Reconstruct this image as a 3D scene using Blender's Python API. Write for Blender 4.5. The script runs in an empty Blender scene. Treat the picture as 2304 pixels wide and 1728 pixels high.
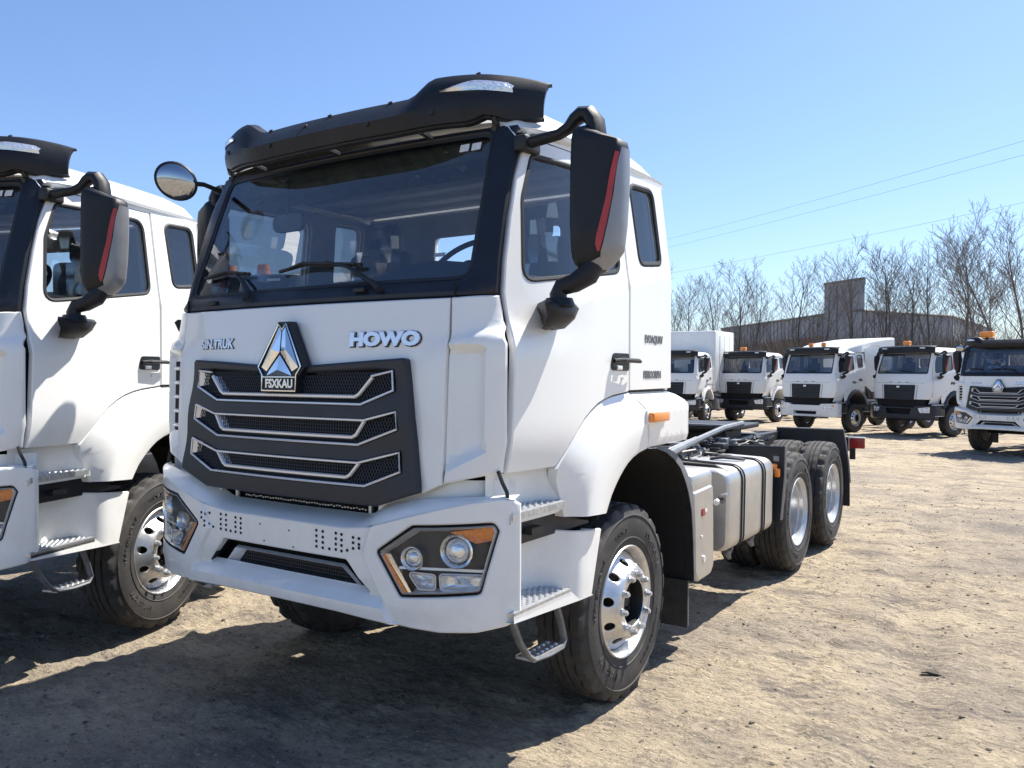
import bpy, bmesh, math, random
import numpy as np
from mathutils import Vector, Matrix
from mathutils.geometry import delaunay_2d_cdt
R = math.radians
random.seed(7); rng = np.random.default_rng(7)
SC = bpy.context.scene; COL = SC.collection

# ------------------------------------------------------------------ camera, sky, sun, exposure
cd = bpy.data.cameras.new('camera'); cam = bpy.data.objects.new('camera', cd); COL.objects.link(cam); SC.camera = cam
cd.sensor_width = 36.0; cd.lens = 36.0 * 1865.92 / 2304.0; cd.clip_start = 0.05; cd.clip_end = 3000
yaw, pitch, roll = R(-33.39474), R(-0.85587), R(0.13781)
fw = Vector((math.sin(yaw)*math.cos(pitch), math.cos(yaw)*math.cos(pitch), math.sin(pitch)))
rt = Vector((math.cos(yaw), -math.sin(yaw), 0)); up = rt.cross(fw)
r2 = rt*math.cos(roll) + up*math.sin(roll); u2 = up*math.cos(roll) - rt*math.sin(roll)
M = Matrix((r2, u2, -fw)).transposed().to_4x4(); M.translation = Vector((3.16681, -2.73776, 1.80712))
cam.matrix_world = M

SUN = Vector((0.25, 0.60, 1.0)).normalized()
el = math.asin(SUN.z); az = math.atan2(SUN.x, SUN.y)
w = bpy.data.worlds.new('World'); SC.world = w; w.use_nodes = True
nt = w.node_tree; bg = nt.nodes['Background']
sky = nt.nodes.new('ShaderNodeTexSky'); sky.sky_type = 'NISHITA'; sky.sun_disc = False
sky.sun_elevation = el; sky.sun_rotation = az; sky.altitude = 50; sky.air_density = 1.0; sky.dust_density = 0.9; sky.ozone_density = 3.0
tn = nt.nodes.new('ShaderNodeMix'); tn.data_type = 'RGBA'; tn.blend_type = 'MULTIPLY'; tn.inputs[0].default_value = 1; tn.inputs[7].default_value = (.785, .865, 1.0, 1)
nt.links.new(sky.outputs[0], tn.inputs[6]); nt.links.new(tn.outputs[2], bg.inputs[0]); bg.inputs[1].default_value = 0.102
sl = bpy.data.lights.new('sun', 'SUN'); sl.energy = 5.0; sl.angle = R(0.53); sl.color = (1.0, 0.95, 0.87)
so = bpy.data.objects.new('sun', sl); COL.objects.link(so); so.rotation_euler = SUN.to_track_quat('Z', 'Y').to_euler(); so.location = (4, 8, 14)
SC.view_settings.view_transform = 'Standard'; SC.view_settings.look = 'None'; SC.view_settings.exposure = 0.95; SC.view_settings.gamma = 1
SC.view_settings.use_curve_mapping = False
SC.cycles.max_bounces = 8; SC.cycles.transparent_max_bounces = 16

# ------------------------------------------------------------------ materials
def newmat(n):
    m = bpy.data.materials.new(n); m.use_nodes = True; return m, m.node_tree, m.node_tree.nodes['Principled BSDF']
def pm(n, col, rough=0.5, metal=0.0, coat=0.0, var=0.0, vscale=8.0, bump=0.0, bscale=60.0, rvar=0.0, spec=0.5, emit=None, bdist=0.002):
    m, t, b = newmat(n)
    b.inputs['Base Color'].default_value = (*col, 1); b.inputs['Roughness'].default_value = rough
    b.inputs['Metallic'].default_value = metal; b.inputs['Coat Weight'].default_value = coat; b.inputs['Coat Roughness'].default_value = 0.06
    b.inputs['Specular IOR Level'].default_value = spec
    tc = t.nodes.new('ShaderNodeTexCoord')
    if var or rvar:
        nz = t.nodes.new('ShaderNodeTexNoise'); nz.inputs['Scale'].default_value = vscale; nz.inputs['Detail'].default_value = 7; nz.inputs['Roughness'].default_value = .65
        t.links.new(tc.outputs['Object'], nz.inputs['Vector'])
        if var:
            mx = t.nodes.new('ShaderNodeMix'); mx.data_type = 'RGBA'
            mr = t.nodes.new('ShaderNodeMapRange'); mr.inputs[1].default_value = .35; mr.inputs[2].default_value = .7
            t.links.new(nz.outputs['Fac'], mr.inputs[0]); t.links.new(mr.outputs[0], mx.inputs[0])
            mx.inputs[6].default_value = (*col, 1); mx.inputs[7].default_value = (*[c*(1-var) for c in col], 1)
            t.links.new(mx.outputs[2], b.inputs['Base Color'])
        if rvar:
            m2 = t.nodes.new('ShaderNodeMapRange'); m2.inputs[3].default_value = rough; m2.inputs[4].default_value = min(1, rough+rvar); m2.inputs[1].default_value = .35; m2.inputs[2].default_value = .7
            t.links.new(nz.outputs['Fac'], m2.inputs[0]); t.links.new(m2.outputs[0], b.inputs['Roughness'])
    if bump:
        n2 = t.nodes.new('ShaderNodeTexNoise'); n2.inputs['Scale'].default_value = bscale; n2.inputs['Detail'].default_value = 4
        t.links.new(tc.outputs['Object'], n2.inputs['Vector'])
        bp = t.nodes.new('ShaderNodeBump'); bp.inputs['Strength'].default_value = bump; bp.inputs['Distance'].default_value = bdist
        t.links.new(n2.outputs['Fac'], bp.inputs['Height']); t.links.new(bp.outputs[0], b.inputs['Normal'])
    return m
def glassmat(n, tint, f0=0.06, rough=0.0, refl=1.0):
    m, t, b = newmat(n); t.nodes.remove(b); o = t.nodes['Material Output']
    tr = t.nodes.new('ShaderNodeBsdfTransparent'); tr.inputs[0].default_value = (*tint, 1)
    gl = t.nodes.new('ShaderNodeBsdfGlossy'); gl.inputs['Roughness'].default_value = rough; gl.inputs[0].default_value = (.95, .97, 1, 1)
    fr = t.nodes.new('ShaderNodeFresnel'); fr.inputs[0].default_value = 1.52
    ad = t.nodes.new('ShaderNodeMath'); ad.operation = 'MULTIPLY_ADD'; ad.inputs[1].default_value = refl; ad.inputs[2].default_value = f0
    mx = t.nodes.new('ShaderNodeMixShader'); t.links.new(fr.outputs[0], ad.inputs[0]); t.links.new(ad.outputs[0], mx.inputs[0])
    t.links.new(tr.outputs[0], mx.inputs[1]); t.links.new(gl.outputs[0], mx.inputs[2]); t.links.new(mx.outputs[0], o.inputs[0]); return m
def paint(n, col):
    """white coated paint with faint dust that gathers low on the body (object Z) and broad roughness change"""
    m, t, b = newmat(n)
    b.inputs['Roughness'].default_value = .32; b.inputs['Coat Weight'].default_value = .6; b.inputs['Coat Roughness'].default_value = .05
    tc = t.nodes.new('ShaderNodeTexCoord'); sp = t.nodes.new('ShaderNodeSeparateXYZ'); t.links.new(tc.outputs['Object'], sp.inputs[0])
    nz = t.nodes.new('ShaderNodeTexNoise'); nz.inputs['Scale'].default_value = 5; nz.inputs['Detail'].default_value = 9; nz.inputs['Roughness'].default_value = .72
    t.links.new(tc.outputs['Object'], nz.inputs['Vector'])
    mr = t.nodes.new('ShaderNodeMapRange'); mr.inputs[1].default_value = 1.5; mr.inputs[2].default_value = .65; t.links.new(sp.outputs[2], mr.inputs[0])
    mu = t.nodes.new('ShaderNodeMath'); mu.operation = 'MULTIPLY'; t.links.new(mr.outputs[0], mu.inputs[0])
    m3 = t.nodes.new('ShaderNodeMapRange'); m3.inputs[1].default_value = .42; m3.inputs[2].default_value = .75; m3.inputs[4].default_value = .36; t.links.new(nz.outputs['Fac'], m3.inputs[0])
    t.links.new(m3.outputs[0], mu.inputs[1])
    mx = t.nodes.new('ShaderNodeMix'); mx.data_type = 'RGBA'; t.links.new(mu.outputs[0], mx.inputs[0])
    mx.inputs[6].default_value = (*col, 1); mx.inputs[7].default_value = (.50, .45, .37, 1)
    t.links.new(mx.outputs[2], b.inputs['Base Color'])
    n2 = t.nodes.new('ShaderNodeTexNoise'); n2.inputs['Scale'].default_value = 3; t.links.new(tc.outputs['Object'], n2.inputs['Vector'])
    bp = t.nodes.new('ShaderNodeBump'); bp.inputs['Strength'].default_value = .12; bp.inputs['Distance'].default_value = .02
    t.links.new(n2.outputs['Fac'], bp.inputs['Height']); t.links.new(bp.outputs[0], b.inputs['Coat Normal'])
    return m
MT = {}
MT['white'] = paint('white_paint', (.80, .80, .775))
MT['white2'] = pm('white_gelcoat', (.76, .77, .76), .38, coat=.2, var=.12, vscale=2)
MT['black'] = pm('black_plastic', (.010, .012, .017), .42, spec=.35, bump=.25, bscale=500, var=.3, vscale=6, rvar=.15)
MT['cowl'] = pm('black_paint', (.011, .014, .022), .36, spec=.4, var=.25, vscale=7, rvar=.15)
MT['gray'] = pm('dark_grey_plastic', (.034, .037, .045), .45, spec=.35, bump=.3, bscale=600, var=.2, vscale=9)
MT['liner'] = pm('grey_liner_plastic', (.13, .135, .14), .6, var=.35, vscale=14, bump=.2, bscale=150)
MT['mesh'] = pm('mesh_plastic', (.040, .043, .050), .5, spec=.4)
MT['void'] = pm('engine_dark', (.010, .010, .011), .9)
MT['chrome'] = pm('chrome', (.82, .83, .85), .09, 1.0, bump=.12, bscale=25)
MT['satin'] = pm('satin_trim', (.76, .765, .775), .28, .4)
MT['alu'] = pm('polished_rim', (.74, .74, .74), .33, 1.0, var=.28, vscale=9, rvar=.22, bump=.1, bscale=90)
MT['alu2'] = pm('silver_painted_rim', (.60, .61, .62), .32, .55, var=.22, vscale=10)
MT['tank'] = pm('brushed_tank', (.60, .585, .56), .36, .85, var=.22, vscale=3, rvar=.12, bump=.12, bscale=30)
MT['plate'] = pm('tread_plate', (.62, .63, .64), .36, .85, var=.45, vscale=30, rvar=.2)
MT['rubber'] = pm('tyre_rubber', (.032, .031, .030), .72, var=.35, vscale=7, bump=.35, bscale=130, bdist=.003)
def dusty(n):
    m = pm(n, (.030, .029, .028), .75, bump=.35, bscale=130, bdist=.003); t = m.node_tree; b = t.nodes['Principled BSDF']; tc = t.nodes.new('ShaderNodeTexCoord')
    nz = t.nodes.new('ShaderNodeTexNoise'); nz.inputs['Scale'].default_value = 5; nz.inputs['Detail'].default_value = 10; nz.inputs['Roughness'].default_value = .75; t.links.new(tc.outputs['Object'], nz.inputs['Vector'])
    mr = t.nodes.new('ShaderNodeMapRange'); mr.inputs[1].default_value = .45; mr.inputs[2].default_value = .78; mr.inputs[4].default_value = .45; t.links.new(nz.outputs['Fac'], mr.inputs[0])
    mx = t.nodes.new('ShaderNodeMix'); mx.data_type = 'RGBA'; t.links.new(mr.outputs[0], mx.inputs[0]); mx.inputs[6].default_value = (.028, .027, .027, 1); mx.inputs[7].default_value = (.15, .125, .095, 1)
    t.links.new(mx.outputs[2], b.inputs['Base Color']); return m
MT['rubber'] = dusty('dusty_rubber')
MT['rubber2'] = pm('rubber_seal', (.012, .012, .013), .55)
MT['frame'] = pm('chassis_black', (.020, .021, .023), .5, var=.5, vscale=12, bump=.3, bscale=40)
MT['greysteel'] = pm('grey_steel', (.22, .225, .235), .45, .3, var=.4, vscale=15)
MT['glass'] = glassmat('window_glass', (.93, .96, .98), .05, refl=.75)
MT['wglass'] = glassmat('windscreen_glass', (.95, .98, 1.0), .065, refl=1.0)
MT['lens'] = glassmat('lamp_lens', (.96, .97, .98), .0, refl=.6)
MT['mirror'] = pm('mirror_glass', (.42, .44, .47), .02, 1.0)
MT['orange'] = pm('orange_lens', (1.0, .30, .03), .18, coat=.5, var=.45, vscale=60)
MT['amber'] = pm('amber_beacon', (.95, .30, .03), .25, coat=.3)
MT['red'] = pm('red_reflector', (.42, .035, .04), .35, var=.2)
MT['redlamp'] = pm('red_lamp', (.35, .02, .02), .3, var=.3, vscale=20)
MT['silver'] = pm('silver_paint', (.27, .28, .30), .4, .4, var=.08)
MT['lampclear'] = pm('clear_lamp', (.74, .76, .78), .10, .75, bump=.7, bscale=45, bdist=.006)
MT['int'] = pm('interior_grey', (.30, .32, .35), .8, var=.2, vscale=6)
MT['dash'] = pm('dashboard', (.045, .055, .07), .6, var=.2)
MT['lining'] = pm('headliner', (.42, .44, .46), .9, var=.15)
MT['seat'] = pm('seat_fabric', (.05, .055, .065), .8, var=.4, vscale=12)
MT['khaki'] = pm('khaki_shelf', (.11, .115, .09), .7, var=.5, vscale=14)
MT['film'] = glassmat('plastic_film', (.86, .88, .90), .12, .15)
MT['letter'] = pm('bright_lettering', (.86, .87, .89), .22, .55)
MT['text'] = pm('grey_lettering', (.12, .125, .13), .4)
MT['sticker'] = pm('paper_sticker', (.75, .77, .77), .6, var=.3, vscale=80)
MT['bark'] = pm('bark', (.135, .12, .105), .9, var=.4, vscale=3)
MT['twig'] = pm('twigs', (.20, .175, .150), .9, var=.4, vscale=.6)
MT['brush'] = pm('dry_brush', (.225, .175, .12), .95, var=.5, vscale=.4)
MT['wire'] = pm('wire', (.14, .15, .17), .8)
MT['metalwall'] = pm('grey_cladding', (.27, .29, .325), .6, .1, var=.3, vscale=.35)
MT['rust'] = pm('rust_red_wall', (.20, .105, .085), .8, var=.4, vscale=.6)
MT['roofg'] = pm('roof_edge_grey', (.15, .155, .165), .7, var=.3, vscale=.5)

# ------------------------------------------------------------------ mesh helpers
def link(o, parent=None):
    COL.objects.link(o)
    if parent is not None: o.parent = parent
    return o
def mk(name, vs, fs, mat, parent=None, smooth=True, angle=32):
    me = bpy.data.meshes.new(name); me.from_pydata([tuple(v) for v in vs], [], fs); me.validate()
    mats = mat if isinstance(mat, (list, tuple)) else [mat]
    for m in mats: me.materials.append(MT[m])
    if smooth and len(me.polygons):
        me.polygons.foreach_set('use_smooth', [True]*len(me.polygons)); me.set_sharp_from_angle(angle=R(angle))
    return link(bpy.data.objects.new(name, me), parent)
def reuse(name, src, parent, loc=None, rot=None, scale=None):
    o = bpy.data.objects.new(name, src.data); link(o, parent)
    if loc is not None: o.location = loc
    if rot is not None: o.rotation_euler = rot
    if scale is not None: o.scale = scale
    return o
def smoothstep(a, b, x):
    t = min(1, max(0, (x-a)/(b-a))); return t*t*(3-2*t)
def itp(x, P):
    if x <= P[0][0]: return P[0][1]
    for (a, b), (c, d) in zip(P, P[1:]):
        if x <= c: return b + (d-b)*(x-a)/(c-a)
    return P[-1][1]
class MB:
    def __init__(s): s.v = []; s.f = []
    def add(s, vs, fs):
        n = len(s.v); s.v += [Vector(v) for v in vs]; s.f += [tuple(i+n for i in f) for f in fs]; return s
    def box(s, c, d, rot=None, bev=0.0):
        c = Vector(c); h = Vector(d)/2; m = rot.to_matrix() if rot is not None and hasattr(rot, 'to_matrix') else (rot or Matrix.Identity(3))
        if bev <= 0:
            P = [c + m @ Vector((sx*h.x, sy*h.y, sz*h.z)) for sx in (-1, 1) for sy in (-1, 1) for sz in (-1, 1)]
            return s.add(P, [(0, 1, 3, 2), (4, 6, 7, 5), (0, 4, 5, 1), (2, 3, 7, 6), (0, 2, 6, 4), (1, 5, 7, 3)])
        bm = bmesh.new(); bmesh.ops.create_cube(bm, size=1)
        for v in bm.verts: v.co = Vector((v.co.x*d[0], v.co.y*d[1], v.co.z*d[2]))
        bmesh.ops.bevel(bm, geom=bm.edges[:], offset=bev, segments=3, affect='EDGES', profile=.5)
        bm.verts.ensure_lookup_table(); P = [c + m @ v.co for v in bm.verts]; F = [tuple(v.index for v in f.verts) for f in bm.faces]; bm.free()
        return s.add(P, F)
    def cyl(s, p0, p1, r, r1=None, n=12, cap=True):
        return s.tube([p0, p1], r if r1 is None else [r, r1], n, cap)
    def tube(s, path, r, n=8, cap=True, flat=1.0, upv=None):
        P = [Vector(p) for p in path]; k = len(P); rr = r if isinstance(r, (list, tuple)) else [r]*k
        vs = []; fs = []; prev = None
        for i, p in enumerate(P):
            t = (P[min(i+1, k-1)] - P[max(i-1, 0)]).normalized()
            a = Vector(upv) if upv is not None else (prev if prev is not None else (Vector((0, 0, 1)) if abs(t.z) < .9 else Vector((1, 0, 0))))
            a = (a - t*a.dot(t)).normalized(); b = t.cross(a); prev = a
            for j in range(n):
                q = 2*math.pi*j/n; vs.append(p + (a*math.cos(q)*flat + b*math.sin(q))*rr[i])
        for i in range(k-1):
            for j in range(n):
                fs.append((i*n+j, i*n+(j+1) % n, (i+1)*n+(j+1) % n, (i+1)*n+j))
        if cap: fs += [tuple(range(n-1, -1, -1)), tuple((k-1)*n+j for j in range(n))]
        return s.add(vs, fs)
    def grid(s, rows, flip=False):
        n = len(rows[0]); vs = [p for r_ in rows for p in r_]; fs = []
        for i in range(len(rows)-1):
            for j in range(n-1):
                f = (i*n+j, i*n+j+1, (i+1)*n+j+1, (i+1)*n+j); fs.append(f[::-1] if flip else f)
        return s.add(vs, fs)
    def lathe(s, prof, n=48, axis='x', mod=None):
        """prof: list of (r, x) revolved about the x axis"""
        k = len(prof); vs = []; fs = []
        for j in range(n):
            q = 2*math.pi*j/n
            for i, (r_, x) in enumerate(prof):
                rr = r_ + (mod(i, j) if mod else 0)
                vs.append((x, rr*math.cos(q), rr*math.sin(q)))
        for j in range(n):
            for i in range(k-1):
                a = j*k+i; b = ((j+1) % n)*k+i; fs.append((a, a+1, b+1, b))
        return s.add(vs, fs)
    def prism(s, poly, f, thick):
        """poly of 2-D points, f maps (u,v,d) to 3-D, d = 0 front, thick back"""
        n = len(poly); vs = [f(u, v, 0) for u, v in poly] + [f(u, v, thick) for u, v in poly]
        fs = [tuple(range(n)), tuple(range(2*n-1, n-1, -1))] + [(i, i+n, (i+1) % n+n, (i+1) % n) for i in range(n)]
        return s.add(vs, fs)
    def sphere(s, c, r, nu=16, nv=10, sc=(1, 1, 1)):
        rows = []
        for i in range(nv+1):
            th = math.pi*i/nv
            rows.append([Vector(c)+Vector((r*sc[0]*math.sin(th)*math.cos(2*math.pi*j/nu), r*sc[1]*math.sin(th)*math.sin(2*math.pi*j/nu), r*sc[2]*math.cos(th))) for j in range(nu+1)])
        return s.grid(rows)
    def out(s, name, mat, parent=None, smooth=True, angle=32, recalc=False):
        if recalc:
            bm = bmesh.new(); vv = [bm.verts.new(v) for v in s.v]
            for f in s.f:
                try: bm.faces.new([vv[i] for i in f])
                except ValueError: pass
            bmesh.ops.remove_doubles(bm, verts=bm.verts, dist=1e-5); bmesh.ops.recalc_face_normals(bm, faces=bm.faces)
            bm.verts.index_update(); s.v = [v.co.copy() for v in bm.verts]; s.f = [tuple(v.index for v in f.verts) for f in bm.faces]; bm.free()
        return mk(name, s.v, s.f, mat, parent, smooth, angle)
def rp(P, seg=5):
    """polygon with corner radii: (u, v[, r])"""
    out = []; n = len(P)
    for i, p in enumerate(P):
        r_ = p[2] if len(p) > 2 else 0
        c = Vector(p[:2])
        if r_ <= 0: out.append(tuple(c)); continue
        a = Vector(P[i-1][:2]); b = Vector(P[(i+1) % n][:2]); d1 = (a-c).normalized(); d2 = (b-c).normalized()
        ang = d1.angle(d2); L = min(r_/math.tan(ang/2), (a-c).length*.48, (b-c).length*.48)
        s_, e_ = c+d1*L, c+d2*L
        for k in range(seg+1):
            t = k/seg; out.append(tuple((1-t)**2*s_ + 2*t*(1-t)*c + t*t*e_))
    return out
def inpoly(x, y, P):
    ins = False; j = len(P)-1
    for i in range(len(P)):
        if (P[i][1] > y) != (P[j][1] > y) and x < (P[j][0]-P[i][0])*(y-P[i][1])/(P[j][1]-P[i][1])+P[i][0]: ins = not ins
        j = i
    return ins
def inset(P, d):
    n = len(P); A = sum(P[i][0]*P[(i+1) % n][1]-P[(i+1) % n][0]*P[i][1] for i in range(n)); sg = 1 if A > 0 else -1; o = []
    for i in range(n):
        a, c, b = Vector(P[i-1]), Vector(P[i]), Vector(P[(i+1) % n])
        e1 = (c-a); e2 = (b-c)
        if e1.length < 1e-9 or e2.length < 1e-9: o.append(tuple(c)); continue
        e1.normalize(); e2.normalize(); n1 = Vector((-e1.y, e1.x))*sg; n2 = Vector((-e2.y, e2.x))*sg
        m = n1+n2
        if m.length < 1e-6: m = n1
        m.normalize(); k = max(.35, m.dot(n1)); o.append(tuple(c+m*(d/k)))
    return o
def dens(P, h):
    o = []; n = len(P)
    for i in range(n):
        a, b = Vector(P[i]), Vector(P[(i+1) % n]); L = (b-a).length
        if L < 1e-7: continue
        k = max(1, int(math.ceil(L/h)))
        for j in range(k): o.append(tuple(a+(b-a)*(j/k)))
    return o
def panel(name, outline, f, mat, parent=None, holes=(), thick=.02, h=.06, bev=.006, flip=1, direc=None, back=True, lines=(), angle=32):
    """curved sheet: f(u,v)->Vector; outline and holes in (u,v); rolled edge of width bev; extruded by thick"""
    loops = [dens(outline, h)] + [dens(q, h) for q in holes]
    if bev > 0:
        inner = [inset(loops[0], bev)] + [inset(q, -bev) for q in loops[1:]]
    else: inner = []
    pts = []; edges = []; tag = []
    for L in loops:
        n0 = len(pts); pts += L; tag += [1]*len(L); edges += [(n0+i, n0+(i+1) % len(L)) for i in range(len(L))]
    for L in inner:
        n0 = len(pts); pts += L; tag += [0]*len(L); edges += [(n0+i, n0+(i+1) % len(L)) for i in range(len(L))]
    for L in lines:
        D = dens(list(L)+[L[0]], h)[:]  # open polyline
        Q = []
        for a, b in zip(L, L[1:]):
            k = max(1, int(math.ceil((Vector(b)-Vector(a)).length/h))); Q += [tuple(Vector(a)+(Vector(b)-Vector(a))*(j/k)) for j in range(k)]
        Q.append(tuple(L[-1])); Q = [q for q in Q if inpoly(q[0], q[1], outline)]
        n0 = len(pts); pts += Q; tag += [0]*len(Q); edges += [(n0+i, n0+i+1) for i in range(len(Q)-1)]
    us = [p[0] for p in outline]; vs_ = [p[1] for p in outline]; ref = (inner or loops)
    u = min(us)+h/2; r_ = 0
    while u < max(us):
        v = min(vs_)+h/2*(1+(r_ % 2))
        while v < max(vs_):
            if inpoly(u, v, ref[0]) and not any(inpoly(u, v, q) for q in ref[1:]):
                if min((u-p[0])**2+(v-p[1])**2 for p in pts[:sum(len(q) for q in loops)+sum(len(q) for q in inner)]) > (h*.35)**2:
                    pts.append((u, v)); tag.append(0)
            v += h
        u += h*.87; r_ += 1
    V, E, F, ov, oe, of = delaunay_2d_cdt([Vector(p) for p in pts], edges, [], 0, 1e-7, True)
    depth = {}
    for i, o in enumerate(ov): depth[i] = 1 if any(tag[k] for k in o) else 0
    P3 = []; N3 = []
    for i, p in enumerate(V):
        e = 1e-3; a = f(p.x, p.y)
        nn = (f(p.x+e, p.y)-a).cross(f(p.x, p.y+e)-a).normalized()*flip
        N3.append(nn); P3.append(a)
    fr = []
    for F_ in F:
        cx = sum(V[i].x for i in F_)/len(F_); cy = sum(V[i].y for i in F_)/len(F_)
        if inpoly(cx, cy, loops[0]) and not any(inpoly(cx, cy, q) for q in loops[1:]): fr.append(tuple(F_))
    nv = len(V); verts = []
    for i in range(nv): verts.append(P3[i]-(N3[i]*bev*.9 if depth[i] and bev > 0 else Vector()))
    faces = [q if flip > 0 else q[::-1] for q in fr]
    if thick > 0:
        ec = {}
        for q in faces:
            for a, b in zip(q, q[1:]+q[:1]): ec[(a, b)] = 1
        for i in range(nv): verts.append(P3[i] + (Vector(direc)*thick if direc is not None else -N3[i]*thick))
        for (a, b) in list(ec):
            if (b, a) not in ec: faces.append((b, a, a+nv, b+nv))
        if back: faces += [tuple(i+nv for i in q[::-1]) for q in faces[:len(fr)]]
    used = sorted({i for q in faces for i in q}); mp = {i: k for k, i in enumerate(used)}
    return mk(name, [verts[i] for i in used], [tuple(mp[i] for i in q) for q in faces], mat, parent, True, angle)
_fc = {}
def text_mesh(name, body, size, mat, parent, f, ext=.004, bold=0.0, sx=1.0, shear=0.0):
    """raised lettering: curve text turned to mesh, mapped with f(u,v,d)"""
    c = bpy.data.curves.new('t', 'FONT'); c.body = body; c.size = size; c.extrude = ext; c.offset = bold; c.align_x = 'CENTER'; c.align_y = 'CENTER'; c.shear = shear; c.resolution_u = 3
    o = bpy.data.objects.new('t', c); COL.objects.link(o); dg = bpy.context.evaluated_depsgraph_get(); dg.update()
    me = bpy.data.meshes.new_from_object(o.evaluated_get(dg)); bpy.data.objects.remove(o); bpy.data.curves.remove(c)
    for v in me.vertices: v.co = f(v.co.x*sx, v.co.y, v.co.z)
    me.name = name; me.materials.clear(); me.materials.append(MT[mat])
    return link(bpy.data.objects.new(name, me), parent)
def tag(o, label=None, cat=None, group=None, kind=None):
    for k, v in (('label', label), ('category', cat), ('group', group), ('kind', kind)):
        if v: o[k] = v
    return o
def empty(name, loc=(0, 0, 0), rz=0.0):
    o = bpy.data.objects.new(name, None); COL.objects.link(o); o.location = loc; o.rotation_euler = (0, 0, rz); o.empty_display_size = .3; return o
KIDS = {}
def copy_tree(o, parent=None):
    c = o.copy(); COL.objects.link(c)
    if parent is not None: c.parent = parent
    for ch in [x for x in o.children]: copy_tree(ch, c)
    return c

# ------------------------------------------------------------------ truck surfaces (local frame: front towards -y, driver's side +x)
def xs(y, z):  # half width of the cab side
    zc = 2.09+(min(1.9, max(.3, y))-.55)*.23
    x = 1.24
    if z > zc: x -= (z-zc)*.125 + .006*smoothstep(0, .05, z-zc)
    if z < 1.56: x -= .75*(1.56-z)**2
    return x-taper(y, z)
def taper(y, z):
    return (.05+.06*smoothstep(1.93, 2.03, z))*min(1.15, max(0, (.95-y)/.70))**2
def adj(y0, z):
    """slide a side point back so that the tapering side keeps it where it was measured"""
    y = y0
    for _ in range(30): y = .5*y+.5*(y0+1.5*taper(y, z))
    return y
YE = [(z, adj(y, z)) for z, y in ((1.2, .19), (1.93, .18), (2.03, .13), (2.144, .125), (2.3, .165), (2.5, .235), (2.69, .315), (2.8, .372), (2.87, .43), (2.98, .49))]
def xe(z): return xs(itp(z, YE), z)-.004
Y0 = [(1.0, .045), (1.3, .05), (1.86, .073), (2.135, .105), (2.15, .11), (2.22, .16), (2.95, .42), (3.02, .46)]
def yF(x, z):
    a = abs(x); y0 = itp(z, Y0)
    if a <= .93: return y0+.055*(a/.93)**2
    t = min(1.05, (a-.93)/(xe(z)-.93)); b = y0+.055; e = itp(z, YE)
    return b+(e-b)*((.3*t+.7*t**3) if e > b else (.75*t+.25*t*t))
def nosef(x, z, off=0): return Vector((x, yF(x, z)-off, z))
def cornerf(x, z):
    a = abs(x); y = yF(x, z); zs = 1.945+(a-.944)*.22
    y -= .020*smoothstep(zs+.018, zs-.018, z)
    dx = min(smoothstep(.93, .965, a), smoothstep(1.115, 1.08, a)); dz = min(smoothstep(1.36+(a-.95)*.5, 1.43+(a-.95)*.4, z), smoothstep(1.925, 1.885, z))
    y += .042*min(dx, dz)
    return Vector((x, y, z))
def bplan(a): return itp(a, [(0, 0), (.6, .004), (.8, .014), (.95, .045), (1.06, .09), (1.14, .14), (1.2, .195), (1.24, .26)])
def bsm(a): return (bplan(a-.03)+bplan(a)*2+bplan(a+.03))/4
def bumpf(x, z):
    a = abs(x); y = bsm(a)
    xc = itp(z, [(.66, .735), (.70, .72), (.98, .545), (1.13, .60), (1.3, .62)])
    y += .014*smoothstep(xc+.008, xc-.012, a)*smoothstep(.80, .84, z)
    lip = smoothstep(xc+.008, xc-.012, a)
    y += lip*itp(z, [(.69, -.012), (.755, -.022), (.80, .035), (.83, .012), (.86, 0)])
    y += smoothstep(.78, .70, z)*.012*(1-lip)
    return Vector((x, y, z))

_wc = {}
def tyre_mb(W_=.30):
    m = MB(); n = 144
    prof = [(.292, -.045), (.300, -.020), (.312, -.012), (.345, -.008), (.350, -.002), (.356, -.006), (.40, 0.0), (.44, -.002), (.470, -.006), (.474, .000), (.480, -.006), (.505, -.012),
            (.520, -.016), (.532, -.026), (.535, -.050), (.536, -.070), (.522, -.074), (.522, -.082), (.538, -.086), (.540, -.122), (.524, -.126), (.524, -.134), (.540, -.138)]
    full = prof + [(r_, -W_-x) for r_, x in prof[::-1]]
    K = len(full)
    def mod(i, j):
        k = i if i < len(prof) else K-1-i
        ph = (j // 3) % 2
        if k in (12, 13, 14) and j % 6 in (0, 1): return -.020
        if k == 11 and j % 6 in (0, 1): return -.008
        if k in (15,) and j % 6 in (0, 1): return -.014
        if k in (18, 19, 22) and (j+k) % 4 == 0: return -.004
        return 0
    return m.lathe(full, n, mod=mod)
def annulus(f, r0, r1, holes, name, mat, parent, n=60, thick=.012):
    """disc with holes; f(y,z)->Vector"""
    out = [(r1*math.cos(2*math.pi*i/n), r1*math.sin(2*math.pi*i/n)) for i in range(n)]
    inn = [(r0*math.cos(2*math.pi*i/n), r0*math.sin(2*math.pi*i/n)) for i in range(n)]
    return panel(name, out, f, mat, parent, holes=[inn]+holes, thick=thick, h=.022, bev=.0025, flip=1)
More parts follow.
